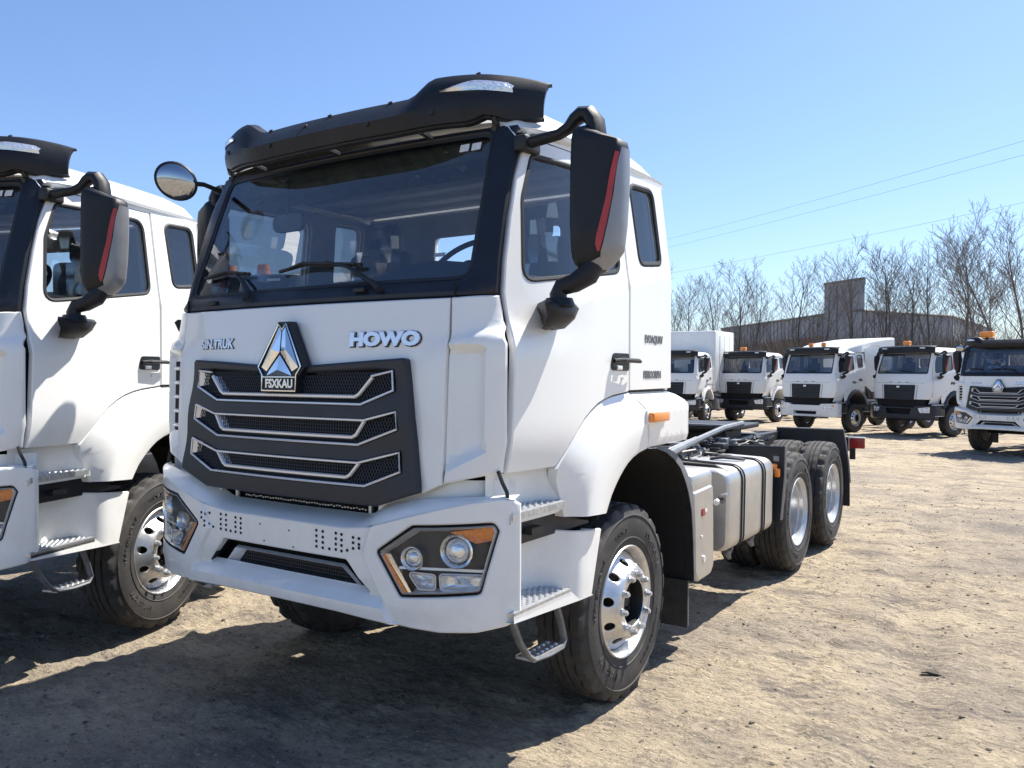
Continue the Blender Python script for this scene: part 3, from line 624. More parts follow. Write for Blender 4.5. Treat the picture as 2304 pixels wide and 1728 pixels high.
TP = None
def treadplate(root, s, y0, y1, x0, x1, z, name='step_tread'):
    m = MB().box((s*(x0+x1)/2, (y0+y1)/2, z-.008), (x1-x0, y1-y0, .016))
    k = 0; yy = y0+.02
    while yy < y1-.012:
        xx = x0+.018+(k % 2)*.016
        while xx < x1-.012:
            for q in range(1):
                ry = .010; m.cyl((s*xx, yy, z), (s*xx, yy, z+.008), .0105, .0065, 7)
            xx += .032
        yy += .026; k += 1
    m.box((s*(x1+.004), (y0+y1)/2, z-.012), (.008, y1-y0, .030))
    m.box((s*(x1-.006), (y0+y1)/2, z+.002), (.010, y1-y0-.02, .010))
    return m.out(name, 'plate', root, smooth=True, angle=50)
def build_steps(root, s):
    # concave wall behind the upper step
    m = MB(); rows = []
    for z in (1.155, 1.21, 1.30, 1.375):
        rows.append([Vector((s*x, y, z)) for x, y in ((1.10, .19), (1.095, .35), (1.10, .50), (1.12, .58), (1.16, .635), (1.20, .665), (1.215, .70))])
    m.grid(rows); U = m.out('step_well_upper', 'white', root, angle=60)
    m = MB(); # white lip below the upper step
    P = [(y, itp(y, [(.21, 1.152), (.67, 1.150)])) for y in (.21, .35, .5, .6, .67, .70)]
    X = [1.222, 1.226, 1.226, 1.222, 1.205, 1.18]
    m.grid([[Vector((s*(x-.02), y, 1.188)) for (y, z), x in zip(P, X)], [Vector((s*x, y, 1.184)) for (y, z), x in zip(P, X)], [Vector((s*(x-.004), y, z)) for (y, z), x in zip(P, X)], [Vector((s*(x-.08), y, z-.004)) for (y, z), x in zip(P, X)]]); m.out('step_lip', 'white', root)
    treadplate(root, s, .215, .665, 1.085, 1.222, 1.195)
    # black gap band with bracket
    m = MB(); m.box((s*1.10, .62, 1.085), (.10, .84, .11)); B = m.out('step_support', 'cowl', root)
    m = MB().box((s*1.165, .47, 1.085), (.06, .10, .03)); m.out('bracket', 'frame', B)
    # lower step box : curved wall
    zt = lambda y: itp(y, [(.2, 1.092), (.5, 1.062), (.56, 1.058), (.775, 1.032), (1.02, 1.008)])
    PL = [(1.055, .19), (1.05, .35), (1.052, .50), (1.065, .58), (1.10, .65), (1.15, .70), (1.20, .735), (1.228, .765), (1.238, .82), (1.240, .90), (1.238, 1.0)]
    rows = []
    for t in (0, .33, .66, 1):
        r_ = []
        for x, y in PL:
            yy = y if y < .85 else .85+(y-.85)*(itp(t, [(0, .40), (1, 1.08)]))
            zb = .77 if y < .70 else itp(y, [(.70, .765), (.735, .716), (.77, .706), (1.0, .695)])
            r_.append(Vector((s*x, yy, zb+(zt(yy)-zb)*t)))
        rows.append(r_)
    rows.append([v+Vector((-s*.012, 0, .006)) for v in rows[-1]]); rows.append([v+Vector((-s*.05, 0, -.02)) for v in rows[-1]])
    m = MB().grid(rows); m.grid([[r_[-1] for r_ in rows[:4]], [r_[-1]-Vector((s*.10, .03, 0)) for r_ in rows[:4]]])
    Lb = m.out('step_box', 'white', root, angle=40)
    m = MB(); yy = (.205, .35, .5, .62, .70, .75, .78, .92)
    m.grid([[Vector((s*1.225, y, .768)) for y in yy[:5]], [Vector((s*1.240, y, .762)) for y in yy[:5]]])
    m.grid([[Vector((s*1.240, y, itp(y, [(.2, .762), (.70, .762), (.78, .708), (.95, .70)]))) for y in yy], [Vector((s*1.240, y, itp(y, [(.2, .732), (.78, .70), (.95, .694)]))) for y in yy], [Vector((s*1.05, y, itp(y, [(.2, .732), (.78, .70), (.95, .694)])-.005)) for y in yy]])
    m.out('step_lip', 'white', root)
    treadplate(root, s, .208, .70, 1.052, 1.232, .772)
    # hanging hoop step
    m = MB(); x0 = 1.185
    for dx in (0,):
        m.tube([Vector((s*x0, .27, .72)), Vector((s*x0, .335, .605)), Vector((s*x0, .40, .53)), Vector((s*x0, .45, .498)), Vector((s*x0, .58, .485)), Vector((s*x0, .70, .487)), Vector((s*x0, .728, .52)), Vector((s*x0, .70, .60)), Vector((s*x0, .65, .71))], .013, 8, flat=1.6, upv=(1, 0, 0))
    H_ = m.out('hoop_step', 'greysteel', root)
    m = MB().box((s*1.15, .57, .497), (.10, .27, .012)); 
    for i in range(6):
        for j in range(2): m.cyl((s*(1.125+.045*j), .465+.042*i, .503), (s*(1.125+.045*j), .465+.042*i, .511), .012, .008, 8)
    m.out('hoop_tread', 'plate', H_)

GR = [ # grille openings: a1,z1 outer top; c,z4 upper inner; a2,z2 outer bottom; b,z3 lower inner; inner trapezoid (it, zt, ib, zb)
    dict(o=[(.672, 1.812), (.574, 1.812), (.574, 1.812)], a=(.684, 1.808), c=None, a2=(.692, 1.722), b=(.510, 1.656), it=(.568, 1.780), ib=(.480, 1.690)),
    dict(a=(.706, 1.626), c=(.530, 1.584), a2=(.718, 1.550), b=(.500, 1.472), it=(.530, 1.584), ib=(.470, 1.504)),
    dict(a=(.731, 1.446), c=(.505, 1.390), a2=(.741, 1.362), b=(.545, 1.287), it=(.505, 1.390), ib=(.440, 1.319))]
def build_grille(root):
    off = .040
    def f(x, z):
        o = off+.006*math.sin((z-1.2)*20)
        return nosef(x, z, o)
    outl = rp([(.748, 1.868, .02), (.14, 1.832), (-.14, 1.832), (-.748, 1.868, .02), (-.842, 1.276, .01), (-.605, 1.196, .02), (.605, 1.196, .02), (.842, 1.276, .01)], 3)
    holes = []
    for i, g in enumerate(GR):
        a, a2, b = g['a'], g['a2'], g['b']
        if i == 0: H = [(-a[0], a[1]), (-.58, 1.815), (-.15, 1.798), (.15, 1.798), (.58, 1.815), a, a2, b, (-b[0], b[1]), (-a2[0], a2[1])]
        else:
            c = g['c']; H = [(-a[0], a[1]), (-c[0], c[1]), c, a, a2, b, (-b[0], b[1]), (-a2[0], a2[1])]
        holes.append(H)
    G = panel('grille', outl, f, 'gray', root, holes=holes, thick=.05, h=.05, bev=.010)
    for i, (g, H) in enumerate(zip(GR, holes)):
        # mesh inserts, recessed: square lattice in the middle, honeycomb at the wings
        fm = lambda x, z: nosef(x, z, off-.018)
        m = MB(); z0 = g['b'][1]; z1 = (g['c'][1] if g['c'] else 1.80); HH = inset(H, -.004)
        st = .0165
        def inc(x, z): return inpoly(x, z, HH)
        nz = int((H[0][1]+.03-z0)/st)+1; nx = int(1.5/st)
        for jx in range(-nx//2, nx//2+1):
            for jz in range(nz):
                x = jx*st; z = z0+jz*st
                xw = .50 if i else .0
                wing = abs(x) > itp(z, [(g['ib'][1], g['ib'][0]), (g['it'][1], g['it'][0])]) or i == 0
                if wing:
                    x += (jz % 2)*st/2
                    if inc(x, z) and inc(x+st/2, z+st) : m.tube([fm(x, z), fm(x+st/2, z+st)], .0021, 3, cap=False)
                    if inc(x, z) and inc(x-st/2, z+st) : m.tube([fm(x, z), fm(x-st/2, z+st)], .0021, 3, cap=False)
                else:
                    if inc(x, z) and inc(x+st, z): m.tube([fm(x, z), fm(x+st, z)], .0019, 3, cap=False)
                    if inc(x, z) and inc(x, z+st): m.tube([fm(x, z), fm(x, z+st)], .0019, 3, cap=False)
        o = m.out('mesh_insert', 'mesh', G, smooth=False); o['kind'] = 'stuff'
        pass
        ft = lambda x, z: nosef(x, z, off+.004)
        if i == 0:
            P = [(-.568, 1.80), (-.684, 1.808), (-.692, 1.722), (-.51, 1.656), (.51, 1.656), (.692, 1.722), (.684, 1.808), (.568, 1.785)]
        else: P = H + [H[0]]
        def path(P, ff, h=.08):
            Q = []
            for a_, b_ in zip(P, P[1:]):
                k = max(1, int((Vector(b_)-Vector(a_)).length/h)); Q += [ff(*(Vector(a_)+(Vector(b_)-Vector(a_))*(t/k))) for t in range(k)]
            Q.append(ff(*P[-1])); return Q
        MB().tube(path(P, ft), .0058, 6).out('chrome_trim', 'satin', G)
        it, ib = g['it'], g['ib']; fi = lambda x, z: nosef(x, z, off-.006)
        Q = [(-it[0], it[1]), (-ib[0]-.012, ib[1]+.012), (-ib[0]+.012, ib[1]), (ib[0]-.012, ib[1]), (ib[0]+.012, ib[1]+.012), (it[0], it[1])]
        MB().tube(path(Q, fi), .0095, 6, flat=1.0).out('chrome_trim', 'satin', G)
        for sx in (-1, 1):   # bright inner facets at the ends
            m = MB(); a, a2 = g['a'], g['a2']
            m.add([fi(sx*(it[0]+.0), it[1]), fi(sx*(ib[0]+.012), ib[1]+.005), nosef(sx*(ib[0]-.022), ib[1]+.006, off-.035), nosef(sx*(it[0]-.032), it[1]-.002, off-.035)], [(0, 1, 2, 3)]); m.out('trim_facet', 'satin', G)
            m = MB(); m.add([ft(sx*a[0], a[1]-.004), ft(sx*a2[0], a2[1]+.002), nosef(sx*(a2[0]-.04), a2[1]+.01, off-.035), nosef(sx*(a[0]-.04), a[1]-.02, off-.035)], [(0, 1, 2, 3)]); m.out('trim_facet', 'satin' if sx < 0 else 'gray', G)
    # emblem
    def fe(o): return lambda u, v, d: Vector((u, yF(u, v)-off-o+d, v))
    E = MB().prism([(-.030, 2.048), (.045, 2.048), (.175, 1.826), (.128, 1.775), (.128, 1.706), (-.128, 1.706), (-.128, 1.775), (-.165, 1.826)], fe(.026), .05).out('emblem', 'cowl', G, recalc=True)
    for P in ([(-.022, 2.022), (-.004, 2.000), (-.004, 1.900), (-.090, 1.806), (-.128, 1.826)], [(.022, 2.022), (.004, 2.000), (.004, 1.900), (.090, 1.806), (.132, 1.826)], [(0, 1.886), (.074, 1.806), (.088, 1.785), (-.088, 1.785), (-.074, 1.806)]):
        P = [(u+.006, v) for u, v in P]; c = sum((Vector(p) for p in P), Vector((0, 0)))/len(P)
        m = MB(); ff = fe(.030); n = len(P); vs = [ff(u, v, 0) for u, v in P]+[ff(c.x, c.y, -.012)]; m.add(vs, [(i, (i+1) % n, n) for i in range(n)]); m.add([ff(u, v, 0) for u, v in P]+[ff(u, v, .006) for u, v in P], [(i, (i+1) % n, (i+1) % n+n, i+n) for i in range(n)]); m.out('chrome_facet', 'chrome', E, angle=10, recalc=True)
    fo = fe(.030)
    MB().tube([fo(u+.006, v, 0) for u, v in ((0, 2.008), (-.026, 2.038), (-.150, 1.828), (-.120, 1.790), (-.120, 1.712), (.120, 1.712), (.120, 1.790), (.150, 1.828), (.026, 2.038), (0, 2.008))], .0055, 6).out('chrome_border', 'chrome', E)
    MB().tube([fo(u+.006, v, 0) for u, v in ((-.118, 1.778), (.118, 1.778))], .005, 6).out('chrome_border', 'chrome', E)
    text_mesh('emblem_lettering', 'FSXKAU', .058, 'letter', E, lambda u, v, d: Vector((u+.006, yF(u, 1.745)-off-.029-d, 1.745+v)), .002, .002, .92)
    return G

def build_truck_new():
    T = empty('tractor_truck')
    nose = panel('nose_panel', [(-.928, 2.132), (-.938, 1.9), (-.938, 1.316), (-.84, 1.272), (.84, 1.272), (.938, 1.316), (.938, 1.9), (.928, 2.132)],
        lambda x, z: Vector((x, yF(x, z)-.016*smoothstep(.80, .83, abs(x))*smoothstep(1.935+(abs(x)-.82)*.2, 1.90+(abs(x)-.82)*.2, z), z)), 'white', T, holes=[[(-.71, 1.83), (.71, 1.83), (.79, 1.30), (.58, 1.285), (-.58, 1.285), (-.79, 1.30)]], thick=.03, h=.06)
    panel('grille_backing', [(-.78, 1.86), (.78, 1.86), (.83, 1.285), (-.83, 1.285)], lambda x, z: Vector((x, yF(x, z)+.034, z)), 'void', nose, thick=.005, h=.15, bev=0)
    for s in (1, -1):
        c = panel('corner_panel', [(s*.947, 1.32), (s*.95, 1.9), (s*.935, 2.134), (s*xe(2.14), 2.144), (s*xe(2.03), 2.03), (s*xe(1.98), 1.98), (s*xe(1.93), 1.93), (s*xe(1.5), 1.5), (s*xe(1.37), 1.366)][::s], cornerf, 'white', T, thick=.045, h=.028, flip=1, bev=.008,
            lines=[[(s*a_, 1.945+(a_-.944)*.2+d) for a_ in (.96, 1.22)] for d in (-.018, .018)]+[[(s*a_, 1.44+(a_-.95)*.4), (s*a_, 1.88)] for a_ in (.967, 1.08, 1.115)]+[[(s*.967, z), (s*1.11, z)] for z in (1.885, 1.925)])
        if s < 0:
            m = MB(); m.grid([[cornerf(-x, z)+Vector((0, -.004, 0)) for x in (.985, 1.01, 1.04, 1.07)] for z in (1.47, 1.6, 1.75, 1.86)]); m.out('vent', 'void', c)
            for i in range(5): MB().tube([cornerf(-x, 1.50+i*.08)+Vector((0, -.006, 0)) for x in (.98, 1.03, 1.075)], .011, 6).out('vent_slat', 'white', c)
    # black windscreen surround and cowl
    GL = rp([(-.985, 2.222, .07), (.985, 2.222, .07), (.945, 2.925, .06), (-.945, 2.925, .06)])
    top = [(xe(z), z) for z in (2.150, 2.30, 2.50, 2.70, 2.87, 2.92)]+[(1.05, 2.965)]
    sur = panel('windscreen_surround', [(-x, z) for x, z in top][::1]+[(x, z) for x, z in top[::-1]], lambda x, z: nosef(x, z), 'cowl', T, holes=[GL], thick=.045, h=.07, flip=-1 if False else 1, bev=.012)
    panel('windscreen', inset(GL, -.01), lambda x, z: nosef(x, z, -.014), 'wglass', T, thick=0, h=.12, bev=0)
    g = dens(GL, .06); ws = inset(g, .012); MB().grid([[nosef(x, z, -.006) for x, z in inset(g, -.004)+[inset(g, -.004)[0]]], [nosef(x, z, -.010) for x, z in ws+[ws[0]]]]).out('windscreen_seal', 'rubber2', sur)
    for dx in (.985, 1.06) if False else (): pass
    MB().box((.80, yF(.8, 2.87)+.006, 2.868), (.052, .002, .038), Matrix.Rotation(-.33, 3, 'X')).out('window_sticker', 'sticker', T)
    MB().box((.865, yF(.86, 2.87)+.006, 2.868), (.052, .002, .038), Matrix.Rotation(-.33, 3, 'X')).out('window_sticker', 'sticker', T)
    MB().cyl((-.86, yF(.86, 2.33)+.004, 2.325), (-.86, yF(.86, 2.33)+.006, 2.325), .022, n=14).out('window_sticker', 'sticker', T)
    for s in (1, -1): # seam of the cowl
        MB().box((s*.945, yF(.945, 2.165)-.002, 2.165), (.005, .012, .07)).out('cowl_seam', 'void', sur)
    # wipers
    def wp(x, z, o=.03): return nosef(x, z, o)
    for pts, bl in (((( .545, 2.185), (.50, 2.215), (.30, 2.31), (.15, 2.345)), ((.37, 2.318), (-.02, 2.345), (-.20, 2.32))), ((( -.375, 2.18), (-.40, 2.225), (-.47, 2.285), (-.56, 2.335)), ((-.45, 2.325), (-.65, 2.345), (-.87, 2.33)))):
        W_ = MB().tube([wp(*p) for p in pts], [.020, .018, .012, .009], 8, flat=.7).out('wiper', 'rubber2', T)
        MB().tube([wp(*p, .012) for p in bl], .010, 6).out('wiper_blade', 'rubber2', W_)
        MB().tube([wp(bl[0][0]-.03, bl[0][1]+.005, .025), wp(bl[1][0], bl[1][1]+.006, .035), wp(bl[2][0]+.06, bl[2][1]+.006, .022)], .007, 6).out('blade_bridge', 'rubber2', W_)
    for x, z in ((.41, 2.19), (-.69, 2.175)): MB().box(tuple(wp(x, z, .01)), (.07, .03, .022), bev=.006).out('washer_nozzle', 'rubber2', T)
    # cab side, roof, back
    for s in (1, -1):
        build_side(T, s); build_fender(T, s); build_steps(T, s); mirror(T, s)
    roof(T)
    WIN = rp([(-.52, 2.42, .05), (.52, 2.42, .05), (.52, 2.75, .05), (-.52, 2.75, .05)])
    bw = panel('back_wall', rp([(-1.22, 1.70), (1.22, 1.70), (1.22, 2.2), (1.14, 2.92), (-1.14, 2.92), (-1.22, 2.2)]), lambda x, z: Vector((x, 1.90, z)), 'white', T, holes=[WIN], thick=.04, h=.2, flip=-1)
    panel('back_glass', inset(WIN, -.004), lambda x, z: Vector((x, 1.885, z)), 'glass', bw, thick=0, h=.3, bev=0)
    panel('back_trim', [(-1.16, 1.8), (1.16, 1.8), (1.12, 2.9), (-1.12, 2.9)], lambda x, z: Vector((x, 1.845, z)), 'int', bw, holes=[inset(WIN, .01)], thick=.01, h=.3, bev=0)
    MB().box((0, 1.33, 1.74), (2.42, 1.1, .08)).box((0, .58, 1.74), (2.2, .42, .08)).box((0, .31, 1.74), (2.0, .14, .08)).out('cab_floor', 'frame', T)
    MB().grid([[Vector((x, y, itp(y, [(.5, 2.90), (.7, 2.93), (1.86, 2.935)])-.0*x)) for x in (-1.13, -.5, 0, .5, 1.13)] for y in (.52, .7, 1.2, 1.86)]).out('headliner', 'lining', T)
    for y in (.95, 1.2, 1.45, 1.7): MB().tube([(-1.05, y, 2.915), (1.05, y, 2.915)], .014, 6).out('lining_rib', 'lining', T)
    sh = MB(); sh.grid([[Vector((x, y, z)) for x in (-1.08, -.5, 0, .5, 1.08)] for y, z in ((.50, 2.93), (.56, 2.84), (.72, 2.80), (.80, 2.83), (.80, 2.92))]); S_ = sh.out('overhead_shelf', 'khaki', T)
    for i, x in enumerate((-.8, -.45, -.1, .3, .62)):
        MB().box((x, .60+.02*(i % 2), 2.86), (.16, .03, .04), Matrix.Rotation(.3*(i-2), 3, 'Y'), bev=.008).out('shelf_lamp', 'silver' if i % 2 else 'khaki', S_)
    # dashboard
    dp = [(.27, 2.20), (.34, 2.255), (.48, 2.285), (.60, 2.30), (.70, 2.28), (.74, 2.18), (.74, 1.85)]
    D = MB().grid([[Vector((x, y+.06*(abs(x)/1.1)**2, z+(.075*math.exp(-((x-.55)/.28)**2) if .4 < y < .73 else 0)-.04*(abs(x)/1.1)**4)) for x in [i*.11-1.1 for i in range(21)]] for y, z in dp]).out('dashboard', 'dash', T, angle=60)
    MB().box((.60, .50, 2.385), (.07, .002, .022), Matrix.Rotation(-.5, 3, 'X')).out('dash_sticker', 'sticker', D)
    c = Vector((.50, .86, 2.36)); ax = Vector((0, -.75, .66)).normalized(); a = Vector((1, 0, 0)); b = ax.cross(a)
    SW = MB().tube([c+a*.225*math.cos(q)+b*.225*math.sin(q) for q in [2*math.pi*k/40 for k in range(41)]], .016, 8, cap=False)
    for q in (.2, math.pi-.2, -math.pi/2): SW.tube([c-ax*.03, c+a*.21*math.cos(q)+b*.21*math.sin(q)], .018, 6)
    SW.sphere(c-ax*.03, .07, sc=(1, .6, 1)); SW.tube([c-ax*.03, c-ax*.5], .04, 8); SW.out('steering_wheel', 'rubber2', T)
    for x in (-.62, .55):
        s_ = MB().box((x, 1.42, 2.33), (.50, .14, .52), bev=.05); s_.box((x, 1.18, 2.05), (.50, .52, .14), bev=.05); st = s_.out('seat', 'seat', T, angle=60)
        MB().box((x, 1.44, 2.68), (.27, .11, .20), bev=.045).out('headrest', 'seat', st, angle=60)
        rg = random.Random(int(x*100)); fm = MB(); rows = []
        for i in range(9):
            rows.append([Vector((x-.25+.5*j/8+(rg.random()-.5)*.03, 1.31+(rg.random()-.5)*.05, 2.10+.66*i/8)) for j in range(9)])
        fm.grid(rows).out('plastic_film', 'film', st, angle=10)
    mm = MB().prism(rp([(-.62, 2.70, .05), (-.62, 2.60, .06), (-.38, 2.60, .06), (-.38, 2.70, .05)]), lambda u, v, d: Vector((u, .50+d, v)), .03).out('interior_mirror', 'liner', T, recalc=True)
    MB().tube([(-.5, .51, 2.69), (-.5, .50, 2.90)], .012, 6).out('mirror_stem', 'dash', mm)
    for y0 in (.40,): MB().tube([(-1.13, .42, 2.62), (-1.09, .44, 2.60), (-1.075, .45, 2.50), (-1.09, .42, 2.38), (-1.14, .40, 2.36)], .016, 8).out('grab_handle', 'dash', T)
    # visor, grille, lettering
    visor(T); build_grille(T)
    text_mesh('front_lettering', 'HOWO', .082, 'letter', nose, lambda u, v, d: Vector((u+.595, yF(u+.595, 1.95+v)-.006-d, 1.952+v)), .006, .005, 1.42)
    text_mesh('front_lettering', 'SIN.TRUK', .066, 'letter', nose, lambda u, v, d: Vector((u-.595, yF(u-.595, 1.95+v)-.006-d, 1.948+v)), .003, .002, 1.03)
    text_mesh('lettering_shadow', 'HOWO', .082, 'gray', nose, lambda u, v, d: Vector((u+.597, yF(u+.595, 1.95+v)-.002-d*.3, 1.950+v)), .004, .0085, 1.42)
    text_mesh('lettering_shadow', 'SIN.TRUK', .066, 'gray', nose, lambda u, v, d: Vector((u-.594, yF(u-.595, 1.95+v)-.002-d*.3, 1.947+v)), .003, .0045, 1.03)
    # bumper
    top = [(0, 1.088), (.42, 1.088), (.56, 1.105), (.674, 1.137), (.82, 1.180), (.95, 1.216), (1.08, 1.248), (1.19, 1.265), (1.225, 1.258), (1.24, 1.235)]
    bot = [(1.24, .738), (1.20, .712), (1.10, .688), (.95, .680), (.82, .684), (.72, .690), (.4, .700), (0, .702)]
    half = top+bot; OUT = half[::-1]+[(-x, z) for x, z in half[1:-1]]; OUT = [p for i, p in enumerate(OUT)]
    HL = [rp([(s*.628, 1.005, .02), (s*.828, 1.138, .03), (s*1.168, 1.164, .03), (s*1.184, 1.125, .02), (s*1.122, .854, .025), (s*.766, .816, .025)]) for s in (1, -1)]
    INT = rp([(-.435, .940, .02), (.435, .940, .02), (.575, .800, .01), (-.575, .800, .01)])
    Bp = panel('bumper', OUT, bumpf, 'white', T, holes=HL+[INT], thick=.035, h=.034, bev=.007, flip=1,
        lines=[[(s*(x+d), z) for x, z in ((.72, .702), (.545, .98), (.60, 1.10))] for s in (1, -1) for d in (-.012, .008, -.002)]+[[(-.70, .757), (.70, .757)], [(-.66, .797), (-.585, .797)], [(.585, .797), (.66, .797)], [(-.6, .835), (-.56, .835)]], angle=26)
    tp = half[:9]; full = [(-x, z) for x, z in tp[::-1]][:-1]+tp
    def shelf(x, z, k):
        p = bumpf(x, z); a = abs(x); back = itp(a, [(0, .13), (.5, .12), (.62, .085), (1.0, .06), (1.2, .04)]); zz = itp(a, [(0, 1.135), (.5, 1.140), (.58, 1.19), (.8, 1.24), (1.0, 1.262), (1.2, 1.275)])
        k2 = k; return Vector((x, p.y+.002+(back)*k2, z+(max(zz, z+.004)-z)*k2**.7))
    FD = []
    for (a_, b_) in zip(full, full[1:]):
        n = max(1, int((Vector(b_)-Vector(a_)).length/.04)); FD += [tuple(Vector(a_)+(Vector(b_)-Vector(a_))*(i/n)) for i in range(n)]
    FD.append(full[-1])
    MB().grid([[shelf(x, z, k) for x, z in FD] for k in (.0, .25, .6, 1)]).out('bumper_shelf', 'white', Bp, angle=35)
    # white valance between nose and bumper
    for s in (1, -1):
        m = MB(); m.grid([[Vector((s*x, yF(x, 1.3)+.045+(z-1.3)*.1, z)) for x in (.56, .65, .8, .95, 1.05, 1.10, 1.14, 1.17)] for z in (1.14, 1.2, 1.27, 1.33)]); m.out('valance', 'white', T)
        MB().tube([(s*1.150, .215, 1.375), (s*1.175, .21, 1.33), (s*1.195, .215, 1.29), (s*1.205, .22, 1.22)], .009, 6).out('valance_seal', 'rubber2', T)
    # bumper side return to the steps
    for s in (1, -1):
        MB().grid([[Vector((s*1.238, .255, .745)), Vector((s*1.238, .255, 1.235))], [Vector((s*1.10, .262, .745)), Vector((s*1.10, .262, 1.235))]]).out('bumper_return', 'white', Bp)
    # lower intake: dark recess with satin frame
    m = MB(); m.grid([[Vector((x, .16, z)) for x in (-.62, .62)] for z in (.74, .96)]); m.out('intake_back', 'void', Bp)
    IN2 = rp([(-.385, .905, .03), (.385, .905, .03), (.50, .800, .01), (-.50, .800, .01)]); IN3 = rp([(-.345, .878, .025), (.345, .878, .025), (.43, .803, .01), (-.43, .803, .01)])
    m = MB(); A = dens(INT, .05)
    fi = lambda x, z, d: Vector((x, bumpf(x, z).y+d, z))
    n_ = len(INT); m.grid([[fi(x, z, .004) for x, z in list(INT)+[INT[0]]], [fi(x, z, .085) for x, z in list(INT)+[INT[0]]]]); m.out('intake_lining', 'black', Bp)
    m = MB(); m.grid([[fi(x, z, .050) for x, z in IN2+[IN2[0]]], [fi(x, z, .034) for x, z in inset(IN2, .008)+[inset(IN2, .008)[0]]], [fi(x, z, .075) for x, z in IN3+[IN3[0]]]]); m.out('intake_trim', 'satin', Bp)
    m = MB()
    for i in range(-30, 31):
        for j in range(5):
            x = i*.016; z = .800+j*.017
            if inpoly(x, z, IN3): m.box((x, .10, z), (.016, .004, .003)); m.box((x, .10, z), (.003, .004, .017))
    o = m.out('intake_mesh', 'mesh', Bp, smooth=False); o['kind'] = 'stuff'
    for s in (1, -1): headlight(T, s)
    # drain holes in the bumper face
    m = MB(); cols = [(.248, (1.056, 1.030, 1.005, .980)), (.290, (1.055, 1.028, 1.003, .978)), (.333, (.978,)), (.375, (1.056, 1.030, 1.005, .980)), (.411, (1.054, 1.028, 1.003, .977)), (.447, (.985,)), (.484, (1.048, 1.024, .998)), (.520, (1.047, 1.020, 1.004)),
                      (-.60, (1.062, 1.035)), (-.575, (1.055, 1.02, .995)), (-.55, (1.062, 1.005)), (-.52, (.992,)), (-.457, (1.064, 1.038, 1.012, .988)), (-.415, (1.064, 1.037, 1.012, .987)), (-.378, (.985,)), (-.339, (1.059, 1.034, 1.010, .985)), (-.298, (1.058, 1.033, 1.008, .984))]
    for x, zz in cols:
        for z in zz:
            for k in (0,):
                p = bumpf(x, z); m.add([p+Vector((.0085*math.cos(q), -.0016, .0075*math.sin(q))) for q in [2*math.pi*i/10 for i in range(10)]], [tuple(range(10))])
    o = m.out('bumper_hole', 'void', Bp, smooth=False); o['kind'] = 'stuff'
    for x, z in ((-.15, 1.045), (.06, 1.035), (-.12, .965), (.09, .958)): MB().cyl((x, bumpf(x, z).y-.002, z), (x, bumpf(x, z).y+.002, z), .0045, n=8).out('bolt_hole', 'void', Bp)
    # front end under the grille
    MB().box((0, .36, 1.10), (1.25, .36, .34)).out('radiator', 'void', T)
    m = MB(); rg = random.Random(9)
    for i in range(46): m.box((-.42+.019*i, .155, 1.150+rg.random()*.006), (.010, .01, .006))
    m.out('perforated_bar', 'plate', T)
    for x in (-.49, .47): MB().tube([(x, .15, 1.20), (x, .15, 1.135)], .013, 8).out('hinge_pin', 'plate', T)
    build_chassis(T)
    # wheels
    for s in (1, -1):
        wheel(T, s, 1.425, rotx=.12)
        for y in (4.985, 6.35):
            wheel(T, s, y, True, rotx=.3, x=1.215); wheel(T, s, y, True, x=.885, detail=False)
    # round front mirror on the passenger side
    c = Vector((-1.065, .18, 2.893)); nrm = Vector((.64, -.75, -.16)).normalized(); q = nrm.to_track_quat('Z', 'Y').to_matrix(); E = Matrix.Rotation(R(-32), 3, 'Z')
    def pt(r_, d, a): return c + q @ (E @ Vector((r_*.98*math.cos(a), r_*.82*math.sin(a), 0))) + nrm*d
    rows = [[pt(r_, d, 2*math.pi*k/32) for k in range(33)] for r_, d in ((.02, -.07), (.08, -.055), (.122, -.02), (.128, .0), (.118, .008), (.112, .004))]
    RM = MB().grid(rows).out('round_mirror', 'black', T, angle=60, recalc=True)
    rows = [[pt(.114*math.sin(t)/math.sin(1.1), .004+.05*(math.cos(t)-math.cos(1.1)), 2*math.pi*k/32) for k in range(33)] for t in [.001+1.1*i/8 for i in range(9)]]
    MB().grid(rows, flip=True).out('mirror_glass', 'mirror', RM, angle=80)
    MB().tube([c+Vector((.06, .05, -.01)), (-.975, .30, 2.885), (-.985, .42, 2.87)], .014, 8).out('mirror_rod', 'black', RM)
    return T

